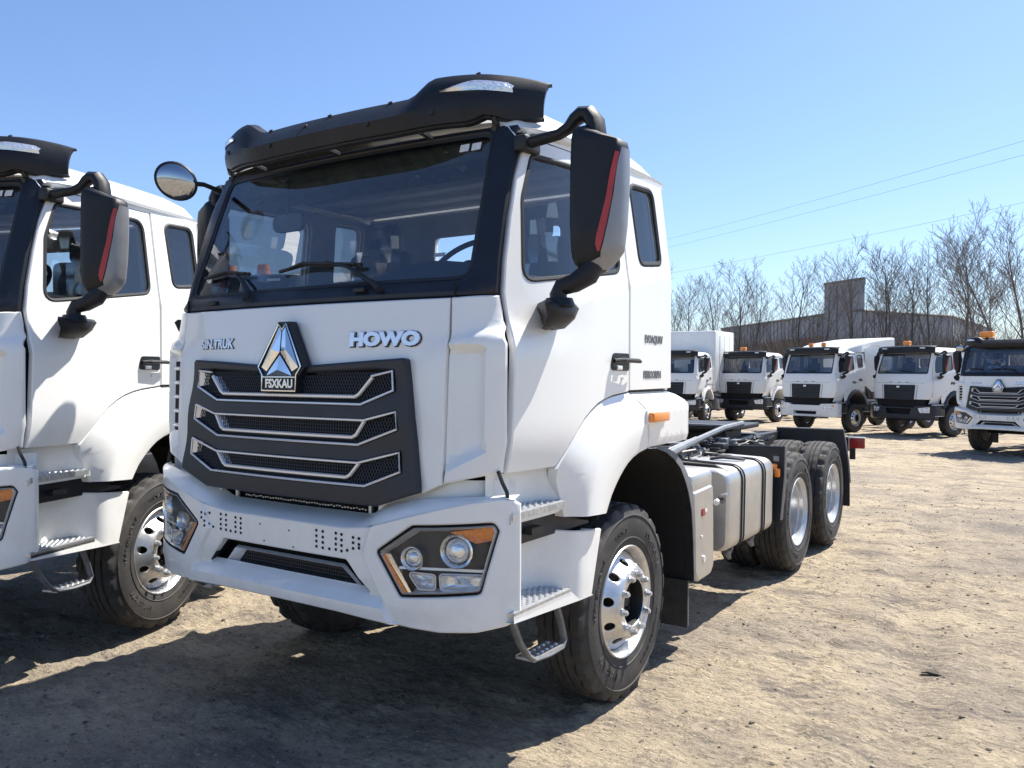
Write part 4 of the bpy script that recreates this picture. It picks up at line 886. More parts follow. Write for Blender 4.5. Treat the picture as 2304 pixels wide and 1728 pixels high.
def build_chassis(T, detail=True):
    for s in (1, -1):
        MB().box((s*.43, 4.1, 1.0), (.08, 6.7, .26), bev=.01).out('chassis_rail', 'frame', T)
    for y in (2.35, 3.1, 3.9, 4.95, 5.7, 6.35, 7.2): MB().box((0, y, .98), (.80, .12, .18)).out('cross_member', 'frame', T)
    MB().box((0, 1.2, 1.30), (.9, 1.5, .62), bev=.05).out('engine', 'void', T)
    MB().box((0, 1.425, .60), (1.7, .16, .16), bev=.03).out('front_axle', 'void', T)
    MB().box((0, .62, .98), (1.6, .10, .5)).out('front_bulkhead', 'void', T)
    for s in (1, -1): MB().tube([(s*.45, .5, .82), (s*.45, 1.0, .74), (s*.45, 1.45, .71), (s*.45, 1.9, .74), (s*.45, 2.4, .82)], .045, 6).out('leaf_spring', 'frame', T)
    for y in (4.985, 6.35):
        m = MB().tube([(-1.0, y, .54), (1.0, y, .54)], .09, 10); m.sphere((0, y, .56), .24, sc=(1, .8, 1)); m.out('rear_axle', 'void', T)
    MB().box((0, 2.42, 1.08), (.78, 1.1, .34), bev=.04).out('gearbox_sun_block', 'void', T); MB().box((0, 1.3, .80), (.7, 1.3, .34), bev=.06).out('sump_sun_block', 'void', T)  # solid blocks added behind and under the cab to stop sun leaking through
    MB().box((-.05, 2.06, 1.42), (1.7, .16, .42)).out('cab_crossbeam', 'frame', T)
    if not detail:
        MB().box((1.0, 3.5, .78), (.42, 1.1, .55), bev=.06).out('fuel_tank', 'tank', T); return
    rg = random.Random(4)
    # fuel tank : lofted rounded box along y
    sec = rp([(.62, .50, .07), (1.19, .50, .085), (1.20, 1.10, .11), (.62, 1.12, .07)], 5)
    C = Vector((.91, .80)); ys = [(3.085, .93), (3.10, .975), (3.125, .992), (3.15, 1.0), (3.4, 1.0), (3.8, 1.0), (4.16, 1.0), (4.19, .992), (4.205, .975), (4.215, .94)]
    rows = [[Vector((C.x+(x-C.x)*k, y, C.y+(z-C.y)*k)) for x, z in sec+[sec[0]]] for y, k in ys]
    m = MB().grid(rows); m.add(rows[0][:-1], [tuple(range(len(sec)))]); m.add(rows[-1][:-1], [tuple(range(len(sec)))]); tk = m.out('fuel_tank', 'tank', T, angle=40, recalc=True)
    for y in (3.40, 3.92):
        for dy in (-.028, .028):
            P = inset(sec, -.006); MB().tube([Vector((x, y+dy, z)) for x, z in P+[P[0]]], .006, 5, cap=False).out('tank_strap_edge', 'frame', tk)
        P = inset(sec, -.003); m = MB(); m.grid([[Vector((x, y+d, z)) for x, z in P+[P[0]]] for d in (-.024, .024)]); m.out('tank_strap', 'tank', tk)
        MB().tube([(1.12, y, .50), (1.10, y, .44)], .014, 6).out('strap_bolt', 'greysteel', tk)
    MB().tube([(.86, 3.62, 1.12), (.95, 3.66, 1.135), (1.05, 3.70, 1.128), (1.10, 3.74, 1.115)], [.02, .03, .03, .018], 8, flat=.5).out('filler_lid', 'rubber2', tk)
    MB().tube([(.80, 3.15, 1.125), (1.06, 3.17, 1.118), (1.16, 3.16, 1.08)], .012, 6).out('tank_pipe', 'rubber2', tk)
    # steel box (urea / battery cover)
    fs = lambda y, z: Vector((1.222, y, z))
    bx = MB().box((1.06, 2.52, 1.07), (.30, .40, .16), bev=.035).out('box_shelf', 'tank', T)
    sb = panel('steel_box', rp([(2.335, 1.035, .02), (2.70, 1.05, .04), (2.715, .50, .05), (2.66, .445, .05), (2.43, .437, .03), (2.345, .53, .04)]), fs, 'tank', T, thick=.42, h=.09, bev=.014, direc=(-1, 0, 0), flip=1)
    MB().box((1.226, 2.50, .885), (.004, .05, .045)).out('red_label', 'redlamp', sb); MB().box((1.226, 2.545, .892), (.004, .04, .018)).out('white_label', 'sticker', sb)
    MB().box((1.225, 2.475, .73), (.004, .025, .012)).out('white_label', 'sticker', sb)
    MB().cyl((1.220, 2.52, .575), (1.228, 2.52, .575), .022, n=14).out('box_lock', 'satin', sb)
    # filters and hoses between box and tank
    F_ = MB().cyl((1.06, 2.87, .56), (1.06, 2.87, .83), .075, n=18).cyl((1.06, 2.87, .50), (1.06, 2.87, .56), .03, .06, 14).out('air_filter', 'silver', T)
    MB().tube([(1.10, 2.80, .56), (1.15, 2.82, .58), (1.16, 2.84, .70), (1.12, 2.86, .84), (1.02, 2.86, .86)], .018, 8).out('hose', 'rubber2', T)
    for i in range(9):
        p = Vector((1.09+rg.random()*.12, 2.78+rg.random()*.22, .86+rg.random()*.13)); q = p+Vector((rg.uniform(-.02, .09), rg.uniform(-.08, .08), rg.uniform(-.03, .05))); MB().tube([p, q], rg.choice((.010, .014, .02)), 6).out('fitting', rg.choice(('greysteel', 'satin', 'frame')), T)
    for y in (2.85, 3.3, 3.85): MB().tube([(1.05, y, .52), (1.12, y-.02, .46), (1.13, y, .42)], [.014, .03, .018], 7).out('drain_valve', 'greysteel', T)
    # exhaust box on the far side, air tanks
    MB().box((-.95, 3.2, .78), (.5, .9, .55), bev=.05).out('exhaust_box', 'silver', T)
    for y in (2.5, 4.05): MB().tube([(-1.1, y, .85), (-.6, y, .85)], .13, 14).out('air_tank', 'frame', T)
    # long grey bars above the tank
    MB().tube([(.78, 2.62, 1.165), (.66, 3.7, 1.225), (.52, 4.9, 1.275), (.48, 5.6, 1.285)], .028, 8).out('catwalk_bar', 'greysteel', T)
    MB().tube([(.56, 3.2, 1.15), (.62, 3.95, 1.245)], .02, 8).out('catwalk_bar', 'greysteel', T)
    # cables, valves
    for i in range(60):
        y = rg.uniform(2.4, 5.4); x = rg.uniform(.35, .80); z = 1.10+rg.random()*.05; P = [Vector((x, y, z))]
        for k in range(4): P.append(P[-1]+Vector((rg.uniform(-.07, .07), rg.uniform(-.02, .12), rg.uniform(-.03, .035))))
        MB().tube(P, rg.choice((.008, .012, .016)), 6).out('cable', rg.choice(('frame', 'rubber2', 'greysteel')), T)
    for i in range(26):
        MB().box((rg.uniform(.2, .8), rg.uniform(2.4, 5.0), 1.13+rg.random()*.04), (rg.uniform(.05, .12), rg.uniform(.05, .15), .06), bev=.01).out('valve', rg.choice(('frame', 'greysteel')), T)
    # fifth wheel
    fw_ = MB().box((0, 5.72, 1.245), (.98, .86, .05), bev=.015); fw_.box((0, 5.72, 1.17), (.7, .5, .10)); FW = fw_.out('fifth_wheel', 'frame', T)
    MB().box((0, 5.3, 1.275), (1.0, .06, .018)).out('plate_edge', 'greysteel', FW)
    MB().box((-.55, 4.3, 1.30), (.5, 1.2, .03)).out('deck_plate', 'greysteel', T)
    for s in (1, -1):
        # front mudguard plate: stands across the frame ahead of the rear tyres
        m = MB(); O = [(.56, 1.165), (1.255, 1.185), (1.252, .94), (1.220, .56), (1.175, .54), (1.08, .80), (.9, .95), (.60, 1.0)]
        m.prism(O, lambda u, v, d: Vector((s*u, 4.32+d+.0, v)), .02); fp = m.out('front_mudguard', 'cowl', T, recalc=True)
        m = MB(); Lz = [(1.185, 1.252), (.94, 1.25), (.70, 1.232), (.56, 1.218)]
        m.grid([[Vector((s*x, 4.318, z)), Vector((s*(x+.006), 4.345, z)), Vector((s*x, 4.40, z-.01))] for z, x in Lz]); m.out('mudguard_edge', 'liner', fp)
        MB().box((s*1.19, 4.305, 1.08), (.05, .02, .05), bev=.008).out('bracket_plate', 'greysteel', fp)
        if s > 0:
            L_ = MB().box((1.165, 4.29, 1.015), (.075, .05, .05), bev=.012); L_.box((1.205, 4.285, .965), (.045, .045, .075), bev=.012); L_.out('side_marker_lamp', 'orange', T)
        # rear mudguard: plate across behind the last tyres, shelf on top
        O = [(.45, 1.165), (1.18, 1.170), (1.20, 1.05), (1.235, .80), (1.250, .59), (1.252, .33), (.80, .33), (.78, .9), (.45, .95)]
        m = MB().prism(O, lambda u, v, d: Vector((s*u, 6.95+d, v)), .016); rp_ = m.out('rear_mudguard', 'frame', T, recalc=True)
        MB().tube([Vector((s*x, 6.955, z)) for x, z in ((.45, 1.168), (1.18, 1.173), (1.202, 1.05), (1.237, .80), (1.253, .59))], .010, 6).out('mudguard_edge', 'greysteel', rp_)
        MB().box((s*1.26, 7.3, 1.0), (.16, .05, .115), bev=.008).out('tail_lamp', 'redlamp', T)
        MB().box((s*1.26, 7.3, 1.065), (.17, .06, .012)).out('lamp_lid', 'satin', T); MB().box((s*1.21, 7.3, .88), (.06, .03, .13)).out('lamp_bracket', 'frame', T)
    MB().box((0, 7.4, .98), (2.3, .08, .16)).out('rear_beam', 'frame', T)

# ------------------------------------------------------------------ older style truck seen in the back row
def build_truck_old(bumper='black', fairing=False, beacons=1, fend='gray'):
    T = empty('parked_truck')
    GL = rp([(-1.0, 2.19, .05), (1.0, 2.19, .05), (.955, 2.90, .05), (-.955, 2.90, .05)])
    top = [(xe(z), z) for z in (1.30, 1.6, 1.92, 2.04, 2.15, 2.30, 2.50, 2.70, 2.87)]+[(1.05, 2.93)]
    nz = panel('front_panel', [(-x, z) for x, z in top]+[(x, z) for x, z in top[::-1]], lambda x, z: nosef(x, z), 'white', T, holes=[GL], thick=.04, h=.10, bev=.01)
    gd = dens(GL, .08); I = inset(gd, .035); m = MB().grid([[nosef(x, z, .004) for x, z in inset(gd, -.006)+[inset(gd, -.006)[0]]], [nosef(x, z, -.004) for x, z in I+[I[0]]]]); m.out('windscreen_border', 'cowl', nz)
    panel('windscreen', GL, lambda x, z: nosef(x, z, -.014), 'wglass', T, thick=0, h=.2, bev=0)
    for s in (1, -1):
        for zz, hh in ((2.165, .05),): pass
        build_side(T, s, False); mirror(T, s)
        build_fender_old(T, s, fend)
    MB().tube([nosef(.5, 2.20, .02), nosef(.35, 2.28, .03), nosef(-.1, 2.30, .02)], .012, 6).out('wiper', 'rubber2', T)
    MB().tube([nosef(-.4, 2.20, .02), nosef(-.55, 2.28, .03), nosef(-.9, 2.28, .02)], .012, 6).out('wiper', 'rubber2', T)
    roof(T)
    # visor
    X = [i*1.13/12 for i in range(-12, 13)]
    rows = [[Vector((x, .26+.14*(abs(x)/1.13)**4+dy, z-.03*(abs(x)/1.13)**6)) for dy, z in ((.10, 2.92), (0, 2.93), (-.01, 2.98), (.02, 3.13), (.09, 3.17), (.18, 3.175))] for x in X]
    V = MB().grid(rows).grid([[v+Vector((0, .02, -.005)) for v in r_] for r_ in rows], flip=True).out('sun_visor', 'black', T)
    for x in (-.75, .75): MB().box((x, .265, 3.08), (.20, .02, .04), bev=.008).out('marker_lamp', 'lampclear', V)
    # interior
    WIN = rp([(-.52, 2.42, .05), (.52, 2.42, .05), (.52, 2.75, .05), (-.52, 2.75, .05)])
    panel('back_wall', [(-1.22, 1.70), (1.22, 1.70), (1.14, 2.92), (-1.14, 2.92)], lambda x, z: Vector((x, 1.90, z)), 'white', T, holes=[WIN], thick=.04, h=.3, flip=-1)
    MB().box((0, 1.33, 1.74), (2.42, 1.1, .08)).box((0, .58, 1.74), (2.2, .42, .08)).box((0, .31, 1.74), (2.0, .14, .08)).out('cab_floor', 'frame', T)
    MB().box((0, .50, 2.10), (2.2, .5, .28), bev=.06).out('dashboard', 'dash', T)
    for x in (-.62, .55):
        s_ = MB().box((x, 1.42, 2.33), (.50, .14, .52), bev=.05); st = s_.out('seat', 'seat', T); MB().box((x, 1.44, 2.68), (.27, .11, .20), bev=.045).out('headrest', 'seat', st)
    # grille
    off = .03
    g = MB().prism(rp([(-.62, 1.80, .02), (.62, 1.80, .02), (.58, 1.28, .03), (-.58, 1.28, .03)]), lambda u, v, d: Vector((u, yF(u, v)-off+d, v)), .04).out('grille', 'cowl', T, recalc=True)
    for z in (1.70, 1.58, 1.46, 1.35): MB().tube([nosef(-.54, z, off+.012), nosef(0, z-.01, off+.018), nosef(.54, z, off+.012)], .024, 6, flat=.7).out('grille_slat', 'gray', g)
    MB().box((0, yF(0, 1.72)-off-.03, 1.73), (.12, .02, .07), bev=.01).out('badge', 'satin', g)
    for s in (1, -1): MB().tube([nosef(s*.70, 1.80, .004), nosef(s*.66, 1.30, .004)], .007, 4).out('panel_seam', 'cowl', nz)
    MB().tube([nosef(x, 1.865, .001) for x in (-.95, -.5, 0, .5, .95)], .004, 4).out('panel_seam', 'cowl', nz)
    for x, w_ in ((-.35, .14), (0, .10), (.30, .16)): MB().box(tuple(nosef(x, 1.89, .004)), (w_, .006, .018)).out('worn_lettering', 'text', nz)
    # bumper
    bm_ = 'white' if bumper == 'white' else 'gray'
    HLs = [rp([(s*.74, 1.00, .03), (s*1.14, 1.05, .04), (s*1.13, .84, .03), (s*.82, .84, .04)]) for s in (1, -1)]
    IN = rp([(-.50, .80, .03), (.50, .80, .03), (.47, .68, .03), (-.47, .68, .03)]) if bumper == 'white' else rp([(-.52, .97, .03), (.52, .97, .03), (.44, .78, .03), (-.44, .78, .03)])
    O = rp([(-1.24, 1.10, .03), (-.70, 1.08, .05), (-.6, 1.02), (.6, 1.02), (.70, 1.08, .05), (1.24, 1.10, .03), (1.24, .60, .04), (-1.24, .60, .04)][::-1])
    f = lambda x, z: Vector((x, bsm(abs(x))+.01+.02*smoothstep(.72, .60, z), z))
    B = panel('bumper', O, f, bm_, T, holes=HLs+[IN], thick=.2, direc=(0, 1, 0), h=.09, bev=.012, flip=1)
    MB().box((0, .22, .80), (1.2, .1, .5)).out('bumper_core', 'void', B)
    MB().box((0, .30, 1.16), (1.9, .30, .28)).out('radiator', 'void', T)
    for s, P in zip((1, -1), HLs):
        h_ = panel('headlight', inset(P, -.002), lambda x, z: f(x, z)+Vector((0, .03, 0)), 'satin', T, thick=.02, h=.08, bev=0)
        for cx, cz, r_ in ((.90, .95, .045), (1.04, .96, .055), (.93, .875, .03), (1.05, .88, .03)):
            c = f(s*cx, cz)+Vector((0, .02, 0)); MB().sphere(c, r_, 12, 6, (1, .4, 1)).out('lamp_lens', 'lampclear', h_)
        if bumper == 'white': MB().prism([(s*1.07, 1.03), (s*1.13, 1.04), (s*1.13, .98), (s*1.09, .98)], lambda u, v, d: f(u, v)+Vector((0, .01+d, 0)), .02).out('turn_indicator', 'orange', h_, recalc=True)
    for s in (1, -1):
        MB().box((s*1.12, .55, .90), (.2, .62, .38), bev=.03).out('step_box', 'cowl', T)
        MB().box((s*1.19, .50, 1.12), (.12, .5, .03)).out('step_tread', 'plate', T); MB().box((s*1.215, .50, .73), (.05, .45, .02)).out('step_tread', 'plate', T)
        wheel(T, s, 1.425, detail=False)
        for y in (4.985, 6.35): wheel(T, s, y, True, x=1.215, detail=False)
    build_chassis(T, False)
    if fairing == 'box':
        B_ = MB().box((0, 3.6, 2.72), (2.45, 2.6, 2.7), bev=.06).out('cargo_box', 'white2', T)
        for y in (2.9, 3.6, 4.3): MB().box((1.228, y, 2.7), (.012, .03, 2.3)).out('box_rib', 'silver', B_)
        for x in (-1.15, 1.15): MB().box((x, 2.295, 2.5), (.05, .012, 2.3)).out('box_post', 'white2', B_)
    elif fairing:
        rows = []
        for x in (-1.19, -1.17, -1.0, 0, 1.0, 1.17, 1.19):
            d = 0 if abs(x) < 1.1 else (-.02 if abs(x) < 1.18 else -.07)
            rows.append([Vector((x*(.93 if y < 1.5 else 1), y, z+d)) for y, z in ((.95, 3.08), (1.1, 3.16), (1.7, 3.30), (2.4, 3.42), (3.2, 3.52), (3.9, 3.58))])
        Fg = MB().grid(rows)
        for s in (1, -1):
            rr_ = [[Vector((s*1.19*(.93 if y < 1.5 else 1), y, z-.07)), Vector((s*(1.20 if y > 1.5 else 1.11), y, min(z-.1, zl))), ] for y, z, zl in ((.95, 3.08, 2.98), (1.1, 3.16, 2.98), (1.7, 3.30, 2.98), (1.93, 3.34, 2.98), (1.94, 3.35, 1.75), (2.4, 3.42, 1.5), (3.0, 3.50, 1.5), (3.55, 3.55, 1.6), (3.9, 3.58, 2.4))]
            Fg.grid(rr_)
        Fg = Fg.out('wind_deflector', 'white2', T, angle=35)
        for s in (1, -1): MB().tube([Vector((s*1.2, y, z)) for y, z in ((1.9, 3.12), (2.3, 3.26), (2.8, 3.24), (3.2, 3.08), (3.4, 2.9))], .008, 4).out('deflector_crease', 'silver', Fg)
    for i in range(beacons):
        x = -.05 if beacons == 1 else (-.12, .42)[i]; b_ = MB().cyl((x, .55, 3.10), (x, .55, 3.19), .05, n=12).out('beacon_base', 'cowl', T)
        (MB().box((x, .55, 3.27), (.26, .14, .15), bev=.03) if beacons == 1 else MB().cyl((x, .55, 3.19), (x, .55, 3.33), .10, .08, 16)).out('beacon_lens', 'amber', b_)
    return T
def build_fender_old(T, s, mat):
    L = [(.70, 1.02), (.78, 1.20), (.90, 1.38), (1.05, 1.51), (1.25, 1.59), (1.45, 1.60), (1.65, 1.56), (1.85, 1.45), (2.0, 1.28), (2.10, 1.05)]
    inn = [(.83, .98), (.90, 1.13), (1.0, 1.28), (1.13, 1.38), (1.29, 1.45), (1.45, 1.46), (1.60, 1.43), (1.75, 1.34), (1.88, 1.20), (1.97, 1.02)]
    rows = [[Vector((s*1.17, *a)), Vector((s*1.235, *a)), Vector((s*1.265, *Vector(a).lerp(Vector(b), .3))), Vector((s*1.265, *Vector(a).lerp(Vector(b), .9))), Vector((s*1.25, *b)), Vector((s*.6, *b))] for a, b in zip(L, inn)]
    F = MB().grid(rows).out('fender', mat, T, angle=40)
    MB().box((s*1.27, 1.62, 1.50), (.02, .10, .04), bev=.006).out('side_marker_lamp', 'orange', F)
    # lower cab skin under the door down to the bumper
    MB().grid([[Vector((s*(xs(y, z)-.01), y, z)) for y in (.2, .45, .66)] for z in (1.15, 1.37)]).out('lower_skirt', 'white', T)
    m = MB(); m.add([Vector((s*1.225, y, z)) for y, z in ((.60, 1.36), (.66, 1.15), (.78, 1.2), (.92, 1.40), (1.1, 1.55), (1.3, 1.61), (1.9, 1.5), (1.905, 1.715), (1.33, 1.71), (.977, 1.65), (.72, 1.48))], [tuple(range(11))]); m.out('arch_panel', 'white', T)
    if s > 0: MB().box((1.242, 1.62, 1.95), (.004, .22, .10)).out('data_plate', 'text', T)

# ------------------------------------------------------------------ ground
def vnoise(x, y, seed):
    xi = np.floor(x).astype(np.int64); yi = np.floor(y).astype(np.int64); xf = x-xi; yf = y-yi
    def h(a, b):
        n = (a*374761393 + b*668265263 + seed*1442695041) & 0x7fffffff; n = ((n ^ (n >> 13))*1274126177) & 0x7fffffff; return ((n ^ (n >> 16)) & 0xffff)/65535.
    u = xf*xf*(3-2*xf); v = yf*yf*(3-2*yf)
    return (h(xi, yi)*(1-u)+h(xi+1, yi)*u)*(1-v)+(h(xi, yi+1)*(1-u)+h(xi+1, yi+1)*u)*v
def gbase(y): 
    t = np.clip((y-8)/14, 0, 1); return -.42*t*t*(3-2*t)
def gheight(x, y):
    near = 1.0
    z = .030*(vnoise(x*.55, y*.55, 1)-.5) + .022*(vnoise(x*1.7, y*1.7, 2)-.5) + .016*(vnoise(x*5, y*5, 3)-.5)+.010*(vnoise(x*13, y*13, 4)-.5)+.012*(vnoise(x*30, y*30, 5)-.5)
    a = x*.9+y*.42; b = y*.9-x*.42
    z += .007*(vnoise(a*.7, b*4.5, 6)-.5)
    for k, (ox, ph) in enumerate(((2.9, .3), (4.75, .9), (5.6, 2.), (7.4, 1.), (-1.9, 0.))):   # shallow wheel ruts running back into the yard
        u = x+y*.10-ox+.25*np.sin(y*.22+ph); z += -.022*np.exp(-(u/.17)**2)+.012*np.exp(-((np.abs(u)-.30)/.10)**2)+.003*np.exp(-(u/.17)**2)*np.sin(y*38+np.abs(u)*30)*(y < 14)
    c = np.maximum(0, vnoise(x*6.5, y*6.5, 8)-.74)*.16; z += c*(vnoise(x*40, y*40, 9))
    return z+gbase(y)
def axis(c0, c1, fine, lo, hi):
    P = list(np.arange(c0, c1, fine)); st = fine; p = c1
    while p < hi: P.append(p); st *= 1.045; p += st
    P.append(hi); st = fine; p = c0-fine
    L = []
    while p > lo: L.append(p); st *= 1.045; p -= st
    L.append(lo); return np.array(L[::-1]+P)
gx = axis(-2.6, 5.4, .022, -700, 700); gy = axis(-1.0, 5.5, .022, -60, 1500)
X_, Y_ = np.meshgrid(gx, gy); Z_ = gheight(X_, Y_)
nxg, nyg = len(gx), len(gy); co = np.stack([X_, Y_, Z_], -1).reshape(-1, 3)
me = bpy.data.meshes.new('ground'); me.vertices.add(len(co)); me.vertices.foreach_set('co', co.ravel())
ii, jj = np.meshgrid(np.arange(nyg-1), np.arange(nxg-1), indexing='ij'); a = (ii*nxg+jj).ravel()
q = np.stack([a, a+1, a+1+nxg, a+nxg], -1); me.loops.add(q.size); me.loops.foreach_set('vertex_index', q.ravel().astype(np.int32))
me.polygons.add(len(q)); me.polygons.foreach_set('loop_start', np.arange(0, q.size, 4, dtype=np.int32)); me.polygons.foreach_set('loop_total', np.full(len(q), 4, dtype=np.int32)); me.update(calc_edges=True)
me.polygons.foreach_set('use_smooth', np.ones(len(q), bool))
def soil():
    m, t, b = newmat('dry_soil'); N = t.nodes; L = t.links
    geo = N.new('ShaderNodeNewGeometry')
    def nz(sc, det=6, rough=.6, vec=None, stretch=None, rot=0):
        n = N.new('ShaderNodeTexNoise'); n.inputs['Scale'].default_value = sc; n.inputs['Detail'].default_value = det; n.inputs['Roughness'].default_value = rough
        if stretch:
            mp = N.new('ShaderNodeMapping'); mp.inputs['Scale'].default_value = stretch; mp.inputs['Rotation'].default_value = (0, 0, rot); L.new(geo.outputs['Position'], mp.inputs[0]); L.new(mp.outputs[0], n.inputs['Vector'])
        else: L.new(geo.outputs['Position'], n.inputs['Vector'])
        return n
    def ramp(n, a, b_):
        r_ = N.new('ShaderNodeMapRange'); r_.inputs[1].default_value = a; r_.inputs[2].default_value = b_; L.new(n, r_.inputs[0]); return r_.outputs[0]
    def mix(fac, c1, c2):
        x = N.new('ShaderNodeMix'); x.data_type = 'RGBA'; L.new(fac, x.inputs[0])
        for i, c in ((6, c1), (7, c2)):
            if isinstance(c, tuple): x.inputs[i].default_value = (*c, 1)
            else: L.new(c, x.inputs[i])
        return x.outputs[2]
    c = mix(ramp(nz(1.3, 9, .75).outputs['Fac'], .36, .64), (.53, .435, .300), (.33, .275, .205))
    c = mix(ramp(nz(.22, 6, .6, stretch=(1, 1.8, 1), rot=-.2).outputs['Fac'], .48, .64), c, (.27, .235, .195))
    c = mix(ramp(nz(1.5, 12, .78, stretch=(1, 2.0, 1), rot=.5).outputs['Fac'], .49, .63), c, (.175, .150, .128))
    c = mix(ramp(nz(10, 9, .80, stretch=(1, 2.2, 1), rot=.4).outputs['Fac'], .53, .64), c, (.140, .117, .096))
    c = mix(ramp(nz(30, 8, .8).outputs['Fac'], .55, .66), c, (.17, .145, .12)); c = mix(ramp(nz(22, 8, .8).outputs['Fac'], .56, .66), c, (.60, .50, .35)); c = mix(ramp(nz(48, 5, .7).outputs['Fac'], .62, .70), c, (.06, .05, .042))
    c = mix(ramp(nz(70, 3, .6).outputs['Fac'], .66, .72), c, (.62, .53, .40))
    L.new(c, b.inputs['Base Color']); b.inputs['Roughness'].default_value = .95; b.inputs['Specular IOR Level'].default_value = .15
    h1 = nz(26, 9, .72); h2 = nz(5, 8, .7, stretch=(1, 3, 1), rot=.5); ad = N.new('ShaderNodeMath'); ad.operation = 'ADD'; L.new(h1.outputs['Fac'], ad.inputs[0]); L.new(h2.outputs['Fac'], ad.inputs[1])
    bp = N.new('ShaderNodeBump'); bp.inputs['Strength'].default_value = .85; bp.inputs['Distance'].default_value = .05; L.new(ad.outputs[0], bp.inputs['Height']); L.new(bp.outputs[0], b.inputs['Normal'])
    return m
MT['soil'] = soil(); me.materials.append(MT['soil']); gnd = link(bpy.data.objects.new('ground', me)); tag(gnd, kind='structure')
# clods and pebbles
def pebbles(name, n, x0, x1, y0, y1, smin, smax, mat, seed):
    rg = np.random.default_rng(seed); m = MB(); base = bmesh.new(); bmesh.ops.create_icosphere(base, subdivisions=1, radius=1); bv = np.array([v.co[:] for v in base.verts]); bf = [tuple(v.index for v in f.verts) for f in base.faces]; base.free()
    xx = rg.uniform(x0, x1, n); yy = rg.uniform(y0, y1, n); zz = gheight(xx, yy); V = []; F = []
    for i in range(n):
        s_ = smin*(smax/smin)**(rg.random()**4.5); sc = np.array([rg.uniform(.7, 1.5), rg.uniform(.6, 1.1), rg.uniform(.3, .6)])*s_; a = rg.uniform(0, 6.28)
        p = bv*(1+rg.uniform(-.25, .25, (len(bv), 1)))*sc; c_, s2 = math.cos(a), math.sin(a); p = np.stack([p[:, 0]*c_-p[:, 1]*s2+xx[i], p[:, 0]*s2+p[:, 1]*c_+yy[i], p[:, 2]+zz[i]+sc[2]*.3], -1)
        k = len(V); V += p.tolist(); F += [tuple(j+k for j in f) for f in bf]
    o = mk(name, V, F, mat, None, smooth=True, angle=60); return tag(o, kind='stuff')
MT['clod'] = pm('dark_clod', (.16, .133, .104), .95, var=.4, vscale=30); MT['stone'] = pm('pale_stone', (.48, .44, .38), .85, var=.35, vscale=20)
tag(pebbles('soil_clods', 22000, -4.5, 8, -1.0, 13, .003, .016, 'clod', 5), 'small dark soil clods scattered over the sandy yard', 'soil clods')
tag(pebbles('pebbles', 4000, -4.5, 6, -1.0, 10, .002, .012, 'stone', 6), 'small pale pebbles scattered over the sandy yard', 'pebbles')
# flat bits of debris that can be told apart
for i, (x, y, L_, w_, rz, mt, lb) in enumerate(((2.55, 2.84, .145, .045, -.25, 'clod', 'flat dark bark-like scrap with a pale edge on the open sandy ground'), )):
    m = MB(); rg = random.Random(i); rows = [[Vector((L_*(t-.5), w_*(v-.5)*math.sin(math.pi*min(.98, max(.06, t)))**.5, .012+.022*math.sin(math.pi*t)*(1-abs(v-.5))+rg.random()*.004)) for v in (0, .5, 1)] for t in [k/8 for k in range(9)]]
    m.grid(rows); m.grid([[p-Vector((0, 0, .012)) for p in r_] for r_ in rows], flip=True); o = m.out('debris_scrap', mt); o.location = (x, y, float(gheight(np.array([x]), np.array([y]))[0])); o.rotation_euler = (0, 0, rz); tag(o, lb, 'debris')

# ------------------------------------------------------------------ trucks
main = build_truck_new(); main.location = (0, 0, 0)
tag(main, 'large white tractor truck with HOWO lettering filling the middle of the yard', 'truck', 'white trucks parked in the yard')
left = copy_tree(main); left.location = (-2.762, -.944, 0); left.rotation_euler = (0, 0, R(19.2))
tag(left, 'white truck beside the large one, cut off by the left edge of the photo', 'truck', 'white trucks parked in the yard')
b5 = copy_tree(main); b5.location = (1.805, 22.84, -.42); b5.rotation_euler = (0, 0, R(-20.6))
tag(b5, 'white truck at the right edge of the back row, with triangle badge and white bumper', 'truck', 'white trucks parked in the yard')
bb = MB().cyl((-.55, .62, 3.10), (-.55, .62, 3.20), .05, n=10).out('beacon_base', 'cowl', b5); MB().box((-.55, .62, 3.28), (.36, .16, .16), bev=.03).out('beacon_lens', 'amber', bb)
o1 = build_truck_old('black', 'box', 0, 'white2'); o1.location = (-10.74, 30.58, -.42); o1.rotation_euler = (0, 0, R(0.7))
tag(o1, 'back row white truck half hidden by the large cab, tall pale box behind it', 'truck', 'white trucks parked in the yard')
o2 = build_truck_old('black', False, 1, 'white2'); o2.location = (-8.71, 33.5, -.42); o2.rotation_euler = (0, 0, R(-12))
tag(o2, 'white truck with black bumper, single beacon and pale fenders in the back row', 'truck', 'white trucks parked in the yard')
o3 = build_truck_old('white', True, 2, 'gray'); o3.location = (-4.72, 28.98, -.42); o3.rotation_euler = (0, 0, R(-22.3))
tag(o3, 'white truck with white bumper, two round orange beacons and swept roof fairing', 'truck', 'white trucks parked in the yard')
o4 = build_truck_old('black', False, 1, 'gray'); o4.location = (-1.555, 29.06, -.42); o4.rotation_euler = (0, 0, R(-28.7))
tag(o4, 'white truck with black bumper, dark fenders and one square orange beacon in the back row', 'truck', 'white trucks parked in the yard')
o6 = copy_tree(o3); o6.location = (-6.6, 4.6, 0); o6.rotation_euler = (0, 0, R(19))
tag(o6, 'white truck with roof fairing glimpsed through the windscreen of the large truck', 'truck', 'white trucks parked in the yard')
text_mesh('fairing_lettering', 'VINCENA', .24, 'text', [c for c in o6.children if c.name.startswith('wind_deflector')][0], lambda u, v, d: Vector((1.205, 2.75+u, 2.95+v)), .002, .004, 1)

